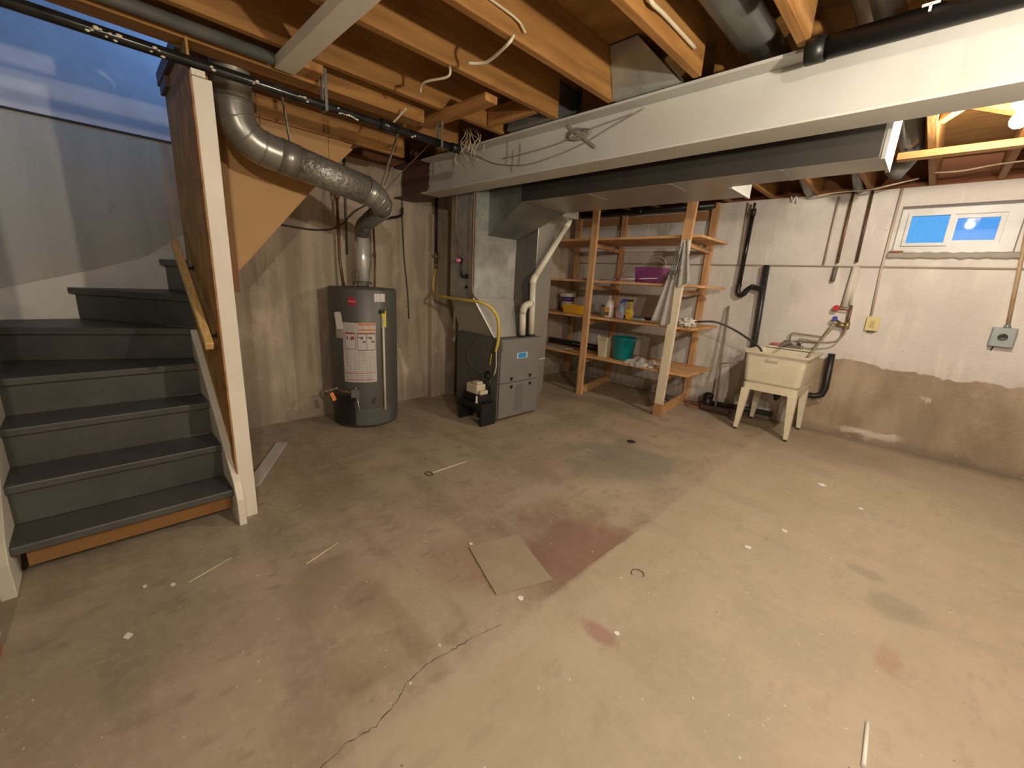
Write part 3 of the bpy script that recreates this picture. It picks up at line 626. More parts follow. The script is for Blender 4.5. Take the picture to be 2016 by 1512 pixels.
# round badge with its lettering, bent to the tank
def arc_text(txt, ac, zc, size, rad, mat, parent, name):
    cu = bpy.data.curves.new('t', 'FONT'); cu.body = txt; cu.size = size; cu.extrude = .0006; cu.align_x = 'CENTER'; cu.align_y = 'CENTER'
    to = bpy.data.objects.new('t', cu); COL.objects.link(to); dg = bpy.context.evaluated_depsgraph_get(); me = bpy.data.meshes.new_from_object(to.evaluated_get(dg))
    bpy.data.objects.remove(to)
    for v in me.vertices:
        a = R(ac)+v.co.x/rad; rr = rad+v.co.z; zz = zc+v.co.y
        v.co = Vector((HC[0]+rr*math.cos(a), HC[1]+rr*math.sin(a), zz))-ORG[parent.name]
    me.materials.append(mat); o = bpy.data.objects.new(name, me); COL.objects.link(o); o.parent = parent; ORG[o.name] = ORG[parent.name]; return o
b = MB()
n = 28; ring = [b.bm.verts.new((HC[0]+(HR+.0025)*math.cos(R(-42.6)+.036*math.cos(6.283*i/n)/HR), HC[1]+(HR+.0025)*math.sin(R(-42.6)+.036*math.cos(6.283*i/n)/HR), 1.113+.036*math.sin(6.283*i/n))) for i in range(n)]
cen = b.bm.verts.new((HC[0]+(HR+.0028)*math.cos(R(-42.6)), HC[1]+(HR+.0028)*math.sin(R(-42.6)), 1.113))
for i in range(n): b.bm.faces.new((cen, ring[i], ring[(i+1) % n]))
bd = b.done('badge', LOGOR, h); bd['label'] = 'round red badge'
arc_text('Rheem', -42.6, 1.113, .022, HR+.0035, M('badge_letter', (.65, .35, .35), .5), bd, 'badge_lettering')
# yellow energy guide edge and the white plastic tube below it
MB().beam((HC[0]+.296*math.cos(R(8)), HC[1]+.296*math.sin(R(8)), .90), (HC[0]+.296*math.cos(R(8)), HC[1]+.296*math.sin(R(8)), 1.042), .042, .012, (1, .1, 0)).done('yellow_tag', YELT, h)
MB().tube([(HC[0]+.302*math.cos(R(6.0)), HC[1]+.302*math.sin(R(6.0)), 1.0), (HC[0]+.302*math.cos(R(6.8)), HC[1]+.302*math.sin(R(6.8)), .155)], .0105, 12).done('relief_tube', PVCW, h)
a = R(8); MB().box((HC[0]+.285, HC[1]+.005, 1.02), (HC[0]+.31, HC[1]+.045, 1.05)).done('relief_valve', BLACKI, h)
# hang tag
ta = R(-66); tx, ty = HC[0]+.303*math.cos(ta), HC[1]+.303*math.sin(ta)
b = MB().prism([Vector((tx, ty, 0))+Vector((-math.sin(ta), math.cos(ta), 0))*u+Vector((0, 0, v)) for u, v in ((-.040, 1.005), (-.030, 1.018), (.020, 1.022), (.028, 1.01), (.048, .885), (-.018, .873))], (math.cos(ta)*.002, math.sin(ta)*.002, 0)).done('hang_tag', PAPER, h)
# gas control, knobs, shut-off
def hpt(a, r_, z):
    r_ += .018
    return (HC[0]+r_*math.cos(R(a)), HC[1]+r_*math.sin(R(a)), z)
b = MB().beam(hpt(-40, .275, .335), hpt(-40, .335, .335), .062, .075).beam(hpt(-40, .335, .335), hpt(-40, .350, .335), .05, .05).tube([hpt(-40, .31, .37), hpt(-40, .31, .392)], .012, 12); b.done('gas_control', M('cast_grey', (.25, .24, .22), .5, .5), h)
MB().tube([hpt(-42, .31, .29), hpt(-42, .345, .288)], .019, 14).done('control_knob', BLACKP, h)
MB().tube([hpt(-38, .30, .285), hpt(-36, .30, .19)], .004, 8).done('pilot_tube', BRIGHT, h)
MB().tube([hpt(-41, .30, .34), hpt(-62, .31, .345), hpt(-72, .31, .36), hpt(-78, .30, .38)], .012, 10).done('gas_pipe', M('aged_gas_pipe', (.16, .11, .07), .5, .4), h)
MB().lathe(hpt(-9.5, .272, .259), [(.022, 0), (.022, .02)], 16, 'X').done('drain_valve', HEATG, h)
MB().beam(hpt(-68, .33, .372), hpt(-88, .36, .325), .018, .006).done('shutoff_lever', PVCW, h)
MB().beam(hpt(-76, .345, .325), hpt(-70, .345, .262), .032, .008, (1, 0, 0)).done('orange_tag', ORANGE, h)
# copper feeds from heater up to the ceiling along the wall
tag(MB().tube([(-3.79, 1.60, 2.30), (-3.79, 1.60, 1.45), (-3.73, 1.60, 1.215)], .013, 10).tube([(-3.79, 1.60, 2.02), (-3.79, 1.60, 1.95)], .022, 10).done('water_pipe', COPPER), 'dark copper water pipe dropping to the left side of the heater', 'pipe')
tag(MB().tube([(-3.885, 1.72, 2.33), (-3.885, 1.71, 1.50)], .010, 10).done('water_pipe', M('grey_pipe', (.13, .105, .08), .5)), 'thin brown pipe on the concrete just left of the bright flue', 'pipe')
tag(MB().tube([(-3.80, 1.93, 1.86), (-3.78, 1.93, 1.45), (-3.66, 1.86, 1.215)], .010, 10).tube([(-3.79, 1.93, 1.53), (-3.79, 1.93, 1.50)], .018, 10).done('water_pipe', COPPER), 'reddish copper pipe just right of the bright flue', 'pipe')
tag(MB().tube(smoothpath([(-3.87, 2.28, 2.28), (-3.875, 2.28, 1.9), (-3.88, 2.29, 1.72), (-3.88, 2.30, 1.5), (-3.885, 2.34, 1.15), (-3.88, 2.35, .9)]), .006, 8).done('wire', BROWNP), 'thin dark wire hanging down the bare concrete right of the heater', 'wire')
tag(MB().tube(smoothpath([(-3.84, 2.26, 1.98), (-3.83, 2.24, 1.91), (-3.82, 2.12, 1.87), (-3.80, 2.0, 1.85)]), .012, 10).done('cable', BLACKI), 'short black looped cable under the brown end of the beam', 'cable')
tag(MB().tube(smoothpath([(-3.85, 1.0, 1.70), (-3.85, 1.4, 1.68), (-3.84, 1.62, 1.73), (-3.82, 1.78, 1.88), (-3.80, 1.95, 1.99)]), .005, 8).done('wire', BLACKI), 'thin sagging wire crossing the concrete behind the flue elbow', 'wire')

# ------------------------------------------------------------------ gas line by the pilaster
g = thing('gas_line', 'black gas pipe with yellow flexible hose from the wall to the furnace', 'pipe', (-3.8, 2.62, 1.1))
GX = -3.80
MB().tube([(GX, 2.63, 2.3), (GX, 2.63, 1.52)], .014, 12).done('iron_pipe', BLACKI, g)
MB().tube([(GX, 2.63, 1.60), (GX, 2.63, 1.50)], .022, 12).box((GX-.01, 2.59, 1.545), (GX+.03, 2.67, 1.565)).tube([(GX, 2.63, 1.5), (GX, 2.63, 1.43)], .018, 12).done('shutoff_valve', BRASS, g)
MB().tube(smoothpath([(GX, 2.63, 1.44), (GX-.0, 2.60, 1.30), (GX+.02, 2.585, 1.20), (GX+.10, 2.53, 1.165), (-3.45, 2.42, 1.165), (-3.25, 2.41, 1.16), (-2.98, 2.41, 1.155), (-2.85, 2.44, 1.15), (-2.78, 2.51, 1.11), (-2.745, 2.57, 1.02), (-2.74, 2.59, .92), (-2.755, 2.60, .80), (-2.78, 2.60, .70)], 10), .014, 12).done('yellow_hose', YEL, g)

# ------------------------------------------------------------------ furnace
fu = thing('furnace', 'grey gas furnace cabinet with four round ports on its front', 'furnace', (-3.08, 2.9, 0))
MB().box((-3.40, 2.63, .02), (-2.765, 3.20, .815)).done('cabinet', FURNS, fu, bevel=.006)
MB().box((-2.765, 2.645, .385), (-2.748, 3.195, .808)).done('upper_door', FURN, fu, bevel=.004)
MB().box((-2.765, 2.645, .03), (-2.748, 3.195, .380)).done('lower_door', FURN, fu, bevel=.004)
MB().box((-3.38, 2.65, 0), (-2.775, 3.18, .02)).done('base', BROWN, fu)
for y, z in ((2.795, .420), (2.80, .337), (3.063, .426), (3.07, .340)):
    MB().lathe((-2.7505, y, z), [(.019, 0), (.019, .006), (.014, .007), (.0, .003)], 20, 'X').done('port', BLACKP, fu)
b = MB()
for i in range(22): b.box((-2.749, 2.862, .085+i*.0122), (-2.7465, 2.972, .0905+i*.0122))
b.done('louvre', M('louvre_grey', (.13, .125, .12), .5), fu)
lb = MB().box((-2.748, 2.858, .612), (-2.7465, 3.006, .672)).done('blue_label', M('label_frame', (.45, .55, .62), .4), fu)
MB().box((-2.7467, 2.878, .618), (-2.7458, 2.985, .666)).done('label_print', BLUELBL, lb)
MB().box((-2.7468, 2.645, .7), (-2.7462, 2.66, .78)).done('seam_strip', FURNS, fu)
MB().beam((-2.86, 2.623, .665), (-2.875, 2.621, .555), .012, .003, (0, 1, 0)).done('yellow_tie', YELT, fu)
MB().tube(smoothpath([(-3.03, 2.622, .785), (-3.12, 2.615, .71), (-3.20, 2.61, .60), (-3.12, 2.605, .50), (-2.97, 2.60, .46), (-2.90, 2.56, .40)]), .004, 8).done('drain_tube', M('clear_tube', (.18, .15, .12), .4), fu)
MB().tube(smoothpath([(-2.765, 2.60, .90), (-2.775, 2.605, .76), (-2.77, 2.60, .66), (-2.765, 2.60, .55), (-2.79, 2.60, .47)]), .0055, 8).done('white_cable', PVCW, fu)
MB().tube(elbow((-2.90, 2.63, .47), (-2.90, 2.59, .47), (-2.84, 2.59, .44), .02), .020, 12).tube([(-2.84, 2.59, .46), (-2.83, 2.59, .28)], .008, 10).done('trap', BLACKP, fu)
pl = thing('plenum', 'galvanized supply plenum box rising above the furnace', 'duct', (-3.1, 2.7, .815))
MB().box((-3.30, 2.45, 1.18), (-2.95, 2.97, JZ-.004)).done('plenum_box', GALV, pl, bevel=.003)
MB().hull8([(-3.38, 2.65, .817), (-2.86, 2.65, .817), (-2.86, 2.95, .817), (-3.38, 2.95, .817)], [(-3.30, 2.45, 1.18), (-2.95, 2.45, 1.18), (-2.95, 2.97, 1.18), (-3.30, 2.97, 1.18)]).done('plenum_transition', M('transition_sheet', (.42, .415, .38), .33, .5, bump=.05), pl)
MB().box((-2.952, 2.452, 1.18), (-2.945, 2.475, 2.3)).done('corner_seam', GALV, pl)
MB().beam((-2.948, 2.45, 1.18), (-2.858, 2.648, .817), .012, .006, (1, 0, 0)).done('edge_seam', BRIGHT, pl)
# controls on the shaded face of the plenum
cn = thing('plenum_control', 'small control with a pink knob on the shaded plenum side', 'control', (-3.15, 2.44, 1.45))
MB().lathe((-3.135, 2.449, 1.505), [(.024, 0), (.024, -.02), (.018, -.024), (0, -.024)], 18, 'Y').done('control_body', BLACKP, cn)
MB().box((-3.15, 2.405, 1.490), (-3.115, 2.424, 1.518)).done('pink_knob', M('pink_glow_plastic', (.75, .12, .22), .4, emis=.15), cn)  # plastic knob given a faint glow, though it is no lamp
MB().tube(smoothpath([(-3.13, 2.44, 1.48), (-3.125, 2.44, 1.40), (-3.10, 2.435, 1.36), (-3.06, 2.435, 1.36)]), .010, 10).lathe((-3.05, 2.449, 1.365), [(.022, 0), (.022, -.012)], 16, 'Y').lathe((-3.05, 2.449, 1.27), [(.014, 0), (.014, -.01)], 16, 'Y').done('conduit_whip', BLACKP, cn)
tag(MB().tube(smoothpath([(-3.20, 2.42, 2.32), (-3.19, 2.42, 2.0), (-3.19, 2.42, 1.75), (-3.15, 2.42, 1.62), (-3.13, 2.43, 1.535)]), .008, 8).done('control_cable', COPPER), 'brown cable dropping to the pink-knobbed control', 'cable')
tag(MB().tube(smoothpath([(-2.93, 2.42, 2.32), (-2.93, 2.41, 1.9), (-2.925, 2.41, 1.5), (-2.925, 2.41, 1.28), (-2.90, 2.42, 1.19), (-2.87, 2.44, 1.165)]), .0085, 8).done('control_cable', COPPER), 'long reddish cable running down the plenum corner to the yellow hose', 'cable')
rd = thing('return_duct', 'tall galvanized return duct standing behind the right side of the furnace', 'duct', (-3.1, 3.3, 0))
pf = [(3.205, .03), (3.27, .035), (3.37, .09), (3.43, .17), (3.45, .27), (3.455, 1.96), (3.205, 1.96)]
MB().prism([(-3.35, y, z) for y, z in pf], (.46, 0, 0)).done('duct_body', TRUNKM, rd, bevel=.003)
MB().box((-2.892, 3.21, .535), (-2.886, 3.45, .548)).done('joint_cleat', BRIGHT, rd)
MB().box((-3.35, 3.205, 1.96), (-2.60, 3.45, 2.33)).done('duct_head', TRUNKM, rd)
# pvc vents
v = thing('pvc_vent', 'taller white plastic pipe slanting up from the furnace top to the joists', 'pipe', (-2.82, 3.11, .815))
MB().tube([(-2.82, 3.12, .83), (-2.82, 3.10, 1.34)], .030, 18).done('upright', PVCW, v)
MB().tube(elbow((-2.82, 3.10, 1.33), (-2.82, 3.10, 1.37), (-2.82, 3.14, 1.42), .02), .034, 18).done('coupling', PVCW, v)
MB().tube([(-2.82, 3.12, 1.395), (-2.82, 3.56, 1.93)], .029, 18).done('slanted_run', PVCW, v)
MB().tube(elbow((-2.82, 3.54, 1.91), (-2.82, 3.585, 1.965), (-2.82, 3.59, 2.03), .03), .033, 18).tube([(-2.82, 3.59, 2.02), (-2.82, 3.59, 2.33)], .029, 18).done('top_elbow', PVCW, v)
MB().lathe((-2.82, 3.12, .815), [(.042, .001), (.042, .014), (.031, .018)], 20).done('rubber_collar', BLACKP, v)
v = thing('pvc_vent', 'short white plastic intake pipe with an open elbow on the furnace top', 'pipe', (-2.815, 2.985, .815))
MB().tube([(-2.815, 2.985, .83), (-2.815, 2.975, 1.06)], .030, 18).done('upright', PVCW, v)
MB().tube(elbow((-2.815, 2.975, 1.05), (-2.80, 2.975, 1.135), (-2.77, 3.045, 1.14), .06), [.034]*9, 18).done('open_elbow', PVCW, v)
MB().lathe((-2.815, 2.985, .815), [(.042, .001), (.042, .014), (.031, .018)], 20).done('rubber_collar', BLACKP, v)
MB().tube([(-2.7705, 3.044, 1.14), (-2.7655, 3.056, 1.14)], .022, 16).done('pipe_mouth', BLACKP, v)
# condensate pump on its black stand
cs = thing('pump_stand', 'low black bench-like stand on the floor in front of the furnace', 'stand', (-2.9, 2.5, 0))
b = MB().box((-3.09, 2.42, .16), (-2.74, 2.60, .215)); b.done('top_shelf', BLACKP, cs, bevel=.005)
for X in (-3.09, -2.765):
    MB().box((X, 2.42, 0), (X+.025, 2.60, .16)).done('leg_panel', BLACKP, cs, bevel=.004)
MB().box((-3.07, 2.52, .09), (-2.76, 2.54, .14)).done('cross_rail', BLACKP, cs)
pm = thing('condensate_pump', 'cream condensate pump with black tank on the low black stand', 'pump', (-2.95, 2.5, .215))
MB().box((-3.05, 2.44, .216), (-2.80, 2.58, .285)).done('pump_tank', BLACKP, pm, bevel=.006)
MB().box((-3.02, 2.455, .285), (-2.86, 2.565, .375)).box((-2.86, 2.465, .285), (-2.815, 2.56, .325)).done('pump_cover', CREAM2, pm, bevel=.008)
MB().box((-2.95, 2.47, .375), (-2.875, 2.54, .40)).done('motor_cap', CREAM2, pm, bevel=.006)
MB().lathe((-2.83, 2.43, .217), [(.016, 0), (.009, .02), (.009, .055), (.004, .07), (0, .07)], 14).done('outlet_nozzle', PVCW, pm)

# ------------------------------------------------------------------ shelving
rk = thing('shelf_unit', 'rough pine shelving unit of four long shelves against the white wall', 'shelf unit', (-2.7, 4.7, 0))
for nm, X0, X1 in (('a', -2.965, -2.885), ('b', -1.905, -1.83)):
    if nm == 'a':
        MB().box((X0, 4.20, 0), (X1, 4.238, JZ-.002)).done('front_post', PINEV, rk, bevel=.003)
    else:
        MB().beam((-1.838, 4.218, 1.83), (-1.822, 4.218, JZ-.002), .095, .036, (0, 1, 0)).done('front_post', PINEV, rk, bevel=.003)
        e = MB().beam((-1.870, 4.216, .14), (-1.838, 4.216, 1.83), .092, .040, (0, 1, 0)).done('front_post', M('scuffed_cream_paint', (.66, .58, .44), .6, col2=(.52, .40, .25), scale=7, lo=.25, hi=.5), rk, bevel=.003); e['label'] = 'cream painted length of the right front post'
        MB().beam((-1.873, 4.218, .001), (-1.870, 4.218, .14), .094, .038, (0, 1, 0)).done('post_foot', M('worn_foot', (.42, .22, .09), .7), rk)
for X in (-3.13, -1.97, -3.86): MB().box((X-.035, 5.165, 0), (X+.04, 5.203, JZ-.002)).done('back_post', PINEV, rk, bevel=.003)
for (x0, x1) in ((-2.93, -3.13), (-1.87, -1.97)):
    MB().beam((x0, 4.24, .0475), (x1, 5.163, .0475), .035, .09).done('floor_runner', PINE, rk)
for z in (.48, .96, 1.385, 1.86):
    for (x0, x1) in ((-2.93, -3.13), (-1.87, -1.97)):
        MB().beam((x0, 4.24, z-.055), (x1, 5.163, z-.055), .035, .045).done('shelf_bearer', PINE, rk)
for z, y1, xe in ((.505, 4.95, -1.63), (.985, 4.98, -1.66), (1.41, 5.0, -1.65), (1.885, 5.0, -1.70)):
    MB().box((-3.88, 4.24, z-.025), (-2.925, y1, z)).done('shelf_board', PINE, rk, bevel=.003)
    MB().box((-2.92, 4.235, z-.028), (xe, y1-.02, z-.003)).done('shelf_board', PINE, rk, bevel=.003)

def jar(name, label, cat, c, prof, mat, group=None): return tag(MB().lathe(c, prof, 28).done(name, mat), label, cat, group)
S1, S2, S3, S4 = 1.885, 1.41, .985, .505
# shelf 3, left bay
t = thing('paint_pail', 'white tub with purple band and lid beside the yellow tray', 'tub', (-3.62, 4.72, S3))
MB().lathe((-3.62, 4.72, S3), [(.085, .001), (.09, .12), (.09, .13)], 28).done('tub_body', M('pail_print', (.50, .42, .40), .5), t)
MB().lathe((-3.62, 4.72, S3), [(.092, .13), (.10, .19)], 28).done('purple_band', M('band_purple', (.10, .04, .20), .4), t)
MB().lathe((-3.62, 4.72, S3), [(.112, .19), (.115, .20), (.115, .235), (.105, .242), (0, .242)], 28).done('lid', PVCW, t)
tag(MB().box((-3.75, 4.70, S3+.001), (-3.70, 4.8, S3+.12)).done('tin_can', BLACKI), 'dark tin left of the white tub, half behind the return duct', 'tin')
b = MB(); x0, x1, y0, y1 = -3.50, -3.09, 4.30, 4.52
def tray(b, x0, x1, y0, y1, z0, h_, tp=.02, th=.006):
    o0 = [(x0+tp, y0+tp, z0), (x1-tp, y0+tp, z0), (x1-tp, y1-tp, z0), (x0+tp, y1-tp, z0)]; o1 = [(x0, y0, z0+h_), (x1, y0, z0+h_), (x1, y1, z0+h_), (x0, y1, z0+h_)]
    i1 = [(x0+th, y0+th, z0+h_), (x1-th, y0+th, z0+h_), (x1-th, y1-th, z0+h_), (x0+th, y1-th, z0+h_)]; i0 = [(x0+tp+th, y0+tp+th, z0+th), (x1-tp-th, y0+tp+th, z0+th), (x1-tp-th, y1-tp-th, z0+th), (x0+tp+th, y1-tp-th, z0+th)]
    V = [[b.bm.verts.new(p) for p in q] for q in (o0, o1, i1, i0)]
    b.bm.faces.new(V[0][::-1]); b.bm.faces.new(V[3])
    for A, B in ((0, 1), (1, 2), (2, 3)):
        for k in range(4): b.bm.faces.new((V[A][k], V[A][(k+1) % 4], V[B][(k+1) % 4], V[B][k]))
    return b
tag(tray(MB(), -3.38, -3.07, 4.30, 4.50, S3+.001, .105).done('plastic_tray', YTRAY, bevel=.004), 'bright yellow-orange plastic tray on the third shelf up from the floor, left bay', 'tray')
# shelf 3, right bay
t = thing('tin_can', 'dull green tin beside the white jug', 'tin', (-2.86, 4.47, S3-.003)); MB().lathe((-2.86, 4.47, S3-.003), [(.038, .001), (.038, .12), (.034, .122), (.0, .122)], 22).done('can_body', GREEN, t); MB().lathe((-2.86, 4.47, S3-.003), [(.030, .123), (.030, .135), (0, .135)], 22).done('can_cap', BLACKI, t)
t = thing('jug', 'white plastic jug with orange and brown label', 'jug', (-2.77, 4.45, S3-.003)); zb = S3-.003
MB().lathe((-2.77, 4.45, zb), [(.058, .001), (.062, .01), (.062, .13), (.055, .16), (.022, .215), (.020, .235)], 28, sx=1.0, sy=.75).done('jug_body', M('milky_plastic', (.62, .58, .55), .35), t)
MB().lathe((-2.77, 4.45, zb), [(.022, .235), (.022, .253), (0, .253)], 20).done('cap', PVCW, t)
MB().tube(smoothpath([(-2.735, 4.43, zb+.215), (-2.715, 4.43, zb+.19), (-2.712, 4.43, zb+.15), (-2.722, 4.43, zb+.12)]), .008, 10).done('handle', MATS['milky_plastic'], t)
l_ = MB().box((-2.80, 4.399, zb+.02), (-2.73, 4.403, zb+.12)).done('label', M('label_cream', (.62, .50, .32), .5), t); MB().box((-2.795, 4.3975, zb+.075), (-2.735, 4.399, zb+.115)).done('orange_print', M('print_orange', (.72, .30, .04), .5), l_); MB().box((-2.795, 4.3975, zb+.025), (-2.735, 4.399, zb+.065)).done('brown_print', M('print_brown', (.15, .09, .05), .5), l_)
def sprayer(x, y, label, body, liquid, lbl, trig, head, nm, turn=1):
    t = thing('spray_bottle', label, 'spray bottle', (x, y, zb))
    MB().lathe((x, y, zb), [(.044, .001), (.048, .008), (.047, .085), (.040, .11), (.020, .165), (.015, .18)], 26, sx=1, sy=.65).done('bottle', body, t)
    MB().box((x-.038, y-.0345, zb+.012), (x+.038, y-.031, zb+.075)).done('label', lbl, t)
    MB().lathe((x, y, zb), [(.017, .18), (.017, .205), (0, .205)], 16).done('collar', trig, t)
    hd = MB().box((x-.030*turn-.02, y-.012, zb+.205), (x-.030*turn+.055, y+.012, zb+.232)).done('spray_head', head, t, bevel=.004)
    MB().tube(smoothpath([(x-.03*turn, y, zb+.208), (x-.045*turn, y, zb+.19), (x-.040*turn, y, zb+.165)]), .005, 8).done('trigger', trig, hd)
    return t
t = sprayer(-2.60, 4.44, 'pale blue spray bottle with dark blue trigger', PALEB, BLUEP, M('label_pink', (.55, .34, .38), .5), BLUEP, BLUEP, 'blue', -1)
t = sprayer(-2.475, 4.44, 'yellow and orange spray bottle with brown trigger head', M('amber_bottle', (.60, .42, .10), .3), YELT, M('label_orange_yellow', (.62, .25, .03), .5, col2=(.75, .58, .02), scale=30), YELT, BROWNP, 'yellow', 1)
MB().box((-2.51, 4.4045, zb+.085), (-2.44, 4.409, zb+.12)).done('label_top', YELT, t)
t = thing('sponge', 'pale green scouring sponge lying on the third shelf', 'sponge', (-2.37, 4.47, zb)); MB().box((-2.43, 4.42, zb+.001), (-2.31, 4.50, zb+.028)).done('sponge_body', M('sponge_green', (.34, .42, .36), .9), t, bevel=.006); MB().box((-2.42, 4.43, zb+.028), (-2.34, 4.50, zb+.042)).done('scour_pad', M('pad_dark', (.12, .12, .16), .9), t)
tag(MB().box((-2.68, 4.66, zb+.001), (-2.30, 4.72, zb+.03)).done('dark_tool', BLACKI), 'dark flat tool lying behind the spray bottles', 'tool')
tag(MB().blob((-1.755, 4.34, zb+.045), (.085, .07, .05), .6, 6, 4, .85, 3).done('crumpled_paper', M('grey_paper', (.55, .52, .47), .9)), 'crumpled pale paper on the shelf end right of the cream post', 'paper')
# shelf 4 (lowest)
t = thing('bin', 'narrow cream plastic bin beside the teal bucket', 'bin', (-2.71, 4.40, S4-.003)); z4 = S4-.003
tray(MB(), -2.80, -2.675, 4.32, 4.47, z4+.001, .225, .018, .005).done('bin_body', CREAM2, t); MB().box((-2.808, 4.31, z4+.226), (-2.667, 4.325, z4+.240)).box((-2.808, 4.325, z4+.226), (-2.795, 4.475, z4+.240)).box((-2.68, 4.325, z4+.226), (-2.667, 4.475, z4+.240)).done('rim', CREAM2, t)
MB().prism([(-2.80, 4.31, z4+.240), (-2.76, 4.31, z4+.240), (-2.79, 4.31, z4+.266)], (0, .02, 0)).done('broken_lug', CREAM2, t)
t = thing('bucket', 'round teal plastic bucket on the lowest shelf', 'bucket', (-2.51, 4.45, z4))
MB().lathe((-2.51, 4.45, z4), [(0, .002), (.105, .002), (.118, .02), (.140, .255), (.150, .26), (.150, .268), (.134, .268), (.112, .02), (0, .012)], 36).done('bucket_body', TEAL, t)
MB().tube([(-2.51+.143*math.cos(R(a)), 4.45-.143*abs(math.sin(R(a)))*.55-.07*0, z4+.262-.05*abs(math.sin(R(a)))) for a in range(180, 361, 12)], .003, 8).done('bail_handle', BRIGHT, t)
def ragfn(u, v):
    x = -2.36+u*.36; y = 4.44-v*.22; z = z4+.018+.085*max(0, noise.noise(Vector((u*4.5, v*3, 1)))+.25)*math.sin(3.14*min(1, u*1.05))+.022*abs(math.sin(u*11+v*4))
    if y < 4.232: z = z4+.01-(4.232-y)*1.0*(.6+1.6*math.exp(-((u-.42)/.18)**2)); y = 4.228-.004*math.sin(u*30)
    return Vector((x, y+.02*math.sin(u*9), z)) if y > 4.23 else Vector((x, y-.012, z))
tag(MB().sheet(ragfn, 30, 20).done('rag', WHITECL), 'white cloth rag drooping over the edge of the lowest shelf', 'rag')
t = thing('level_rail', 'long black perforated rail lying on the lowest shelf', 'rail', (-3.3, 4.7, S4))
MB().box((-3.86, 4.66, S4+.001), (-2.97, 4.72, S4+.075)).done('rail_body', BLACKP, t)
b = MB()
for i in range(9): b.box((-3.42+i*.048, 4.6585, S4+.038), (-3.395+i*.048, 4.66, S4+.052))
b.done('bright_slots', M('slot_grey', (.42, .40, .38), .5), t)
tag(MB().box((-3.75, 4.30, S4+.001), (-3.30, 4.50, S4+.007)).done('flat_panel', M('pale_sheet', (.50, .48, .46), .4)), 'flat pale sheet lying in front of the black rail', 'sheet')
# shelf 2
t = thing('basket', 'purple plastic caddy with a white hoop handle on the second shelf', 'caddy', (-2.25, 4.4, S2-.003)); z2 = S2-.003
tray(MB(), -2.41, -2.10, 4.31, 4.56, z2+.001, .165, .012, .006).done('basket_body', PURPLE, t, bevel=.003)
MB().tube([(-2.255+.145*math.cos(R(a)), 4.43+.05*math.sin(R(a)), z2+.165+.125*math.sin(R(a))) for a in range(0, 181, 10)], .0035, 8).done('hoop_handle', M('handle_white', (.60, .55, .52), .5), t)
MB().tube([(-2.255+.120*math.cos(R(a)), 4.47, z2+.150+.100*math.sin(R(a))) for a in range(20, 141, 10)], .003, 8).done('wire_loop', MATS['handle_white'], t)
t = thing('duster_wand', 'thin white and purple wand lying in front of the purple caddy', 'wand', (-2.6, 4.27, S2))
MB().tube([(-2.83, 4.275, z2+.012), (-2.12, 4.285, z2+.052)], .007, 10).done('wand_shaft', M('wand_white', (.70, .58, .62), .4), t)
for x_ in (-2.58, -2.34): MB().tube([(x_-.03, 4.2755+(x_+2.83)*.014, z2+.012+(x_-.03+2.83)*.0563), (x_+.03, 4.2755+(x_+2.83)*.014, z2+.012+(x_+.03+2.83)*.0563)], .0095, 10).done('purple_grip', PURPLE, t)
tag(MB().box((-3.10, 4.30, S2+.001), (-2.97, 4.34, S2+.02)).done('purple_stick', PURPLE), 'purple handle end lying on the second shelf left of the middle post', 'handle')
tag(MB().blob((-1.995, 4.36, z2+.066), (.06, .06, .065), .35, 5, 3, .95, 8).done('brush', M('brown_bristle', (.26, .19, .11), .9, scale=40, bump=.5)), 'fuzzy brown brush between the purple caddy and the hanging rags', 'brush')
# rags and straps hanging on the cream post
def strip(x0, x1, zt, zb_, y, sway, ph, cx=0):
    return lambda u, v: Vector((x0+(x1-x0)*(.5+(u-.5)*(.45+.9*v))+sway*v, y-.012*math.sin(u*14+ph)*(.4+v)-.012, zt+(zb_-zt)*v+.02*math.sin(u*7+ph)))
tag(MB().sheet(strip(-1.99, -1.82, 1.52, 1.0, 4.180, -.06, 0), 26, 20).done('rag', GREYCL), 'long grey rag hanging down the left side of the cream shelf post', 'rag')
tag(MB().sheet(strip(-1.90, -1.76, 1.82, 1.40, 4.184, .02, 2), 22, 18).done('rag', M('rag_light', (.66, .64, .60), .9, col2=(.50, .48, .44), scale=12, bump=.4)), 'light grey rag bunched at the top of the cream shelf post', 'rag')
b = MB()
for i, (xa, xb) in enumerate(((-1.88, -1.90), (-1.865, -1.88), (-1.90, -1.86), (-1.84, -1.83))):
    b.tube(smoothpath([(xa, 4.165, 1.80-.03*i), (xb, 4.145, 1.66), (xb-.015, 4.14, 1.55), (xb+.02, 4.145, 1.45+.03*i)]), .006, 8)
tag(b.done('strap', DKCL), 'dark grey cords looped over the hanging rags', 'cord')
# things on the floor by the wall
tag(MB().blob((-2.05, 4.75, .035), (.06, .05, .035), .4, 5, 3, .9, 5).done('bracket', BLACKI), 'small black lump on the floor under the lowest shelf', 'lump')
tag(MB().lathe((-1.78, 5.0, 0), [(.105, .001), (.115, .008), (.105, .022), (.085, .022), (.08, .003)], 30).done('floor_ring', M('rust_ring', (.27, .12, .08), .8)), 'rusty red ring on the floor right of the shelving foot', 'ring')
t = thing('floor_drain_pipe', 'black capped drain cleanout with a pipe running along the wall foot', 'pipe', (-1.60, 4.98, 0))
MB().tube([(-1.62, 4.95, 0), (-1.62, 4.95, .185)], .053, 20).done('cleanout', BLACKP, t); MB().lathe((-1.62, 4.95, .18), [(.058, -.02), (.058, .012), (.035, .014), (.035, .03), (0, .03)], 20).done('cap', BLACKP, t)
MB().tube([(-1.58, 4.99, .085), (-1.33, 5.08, .085), (-.98, 5.12, .085)], .028, 14).done('side_run', BLACKI, t)
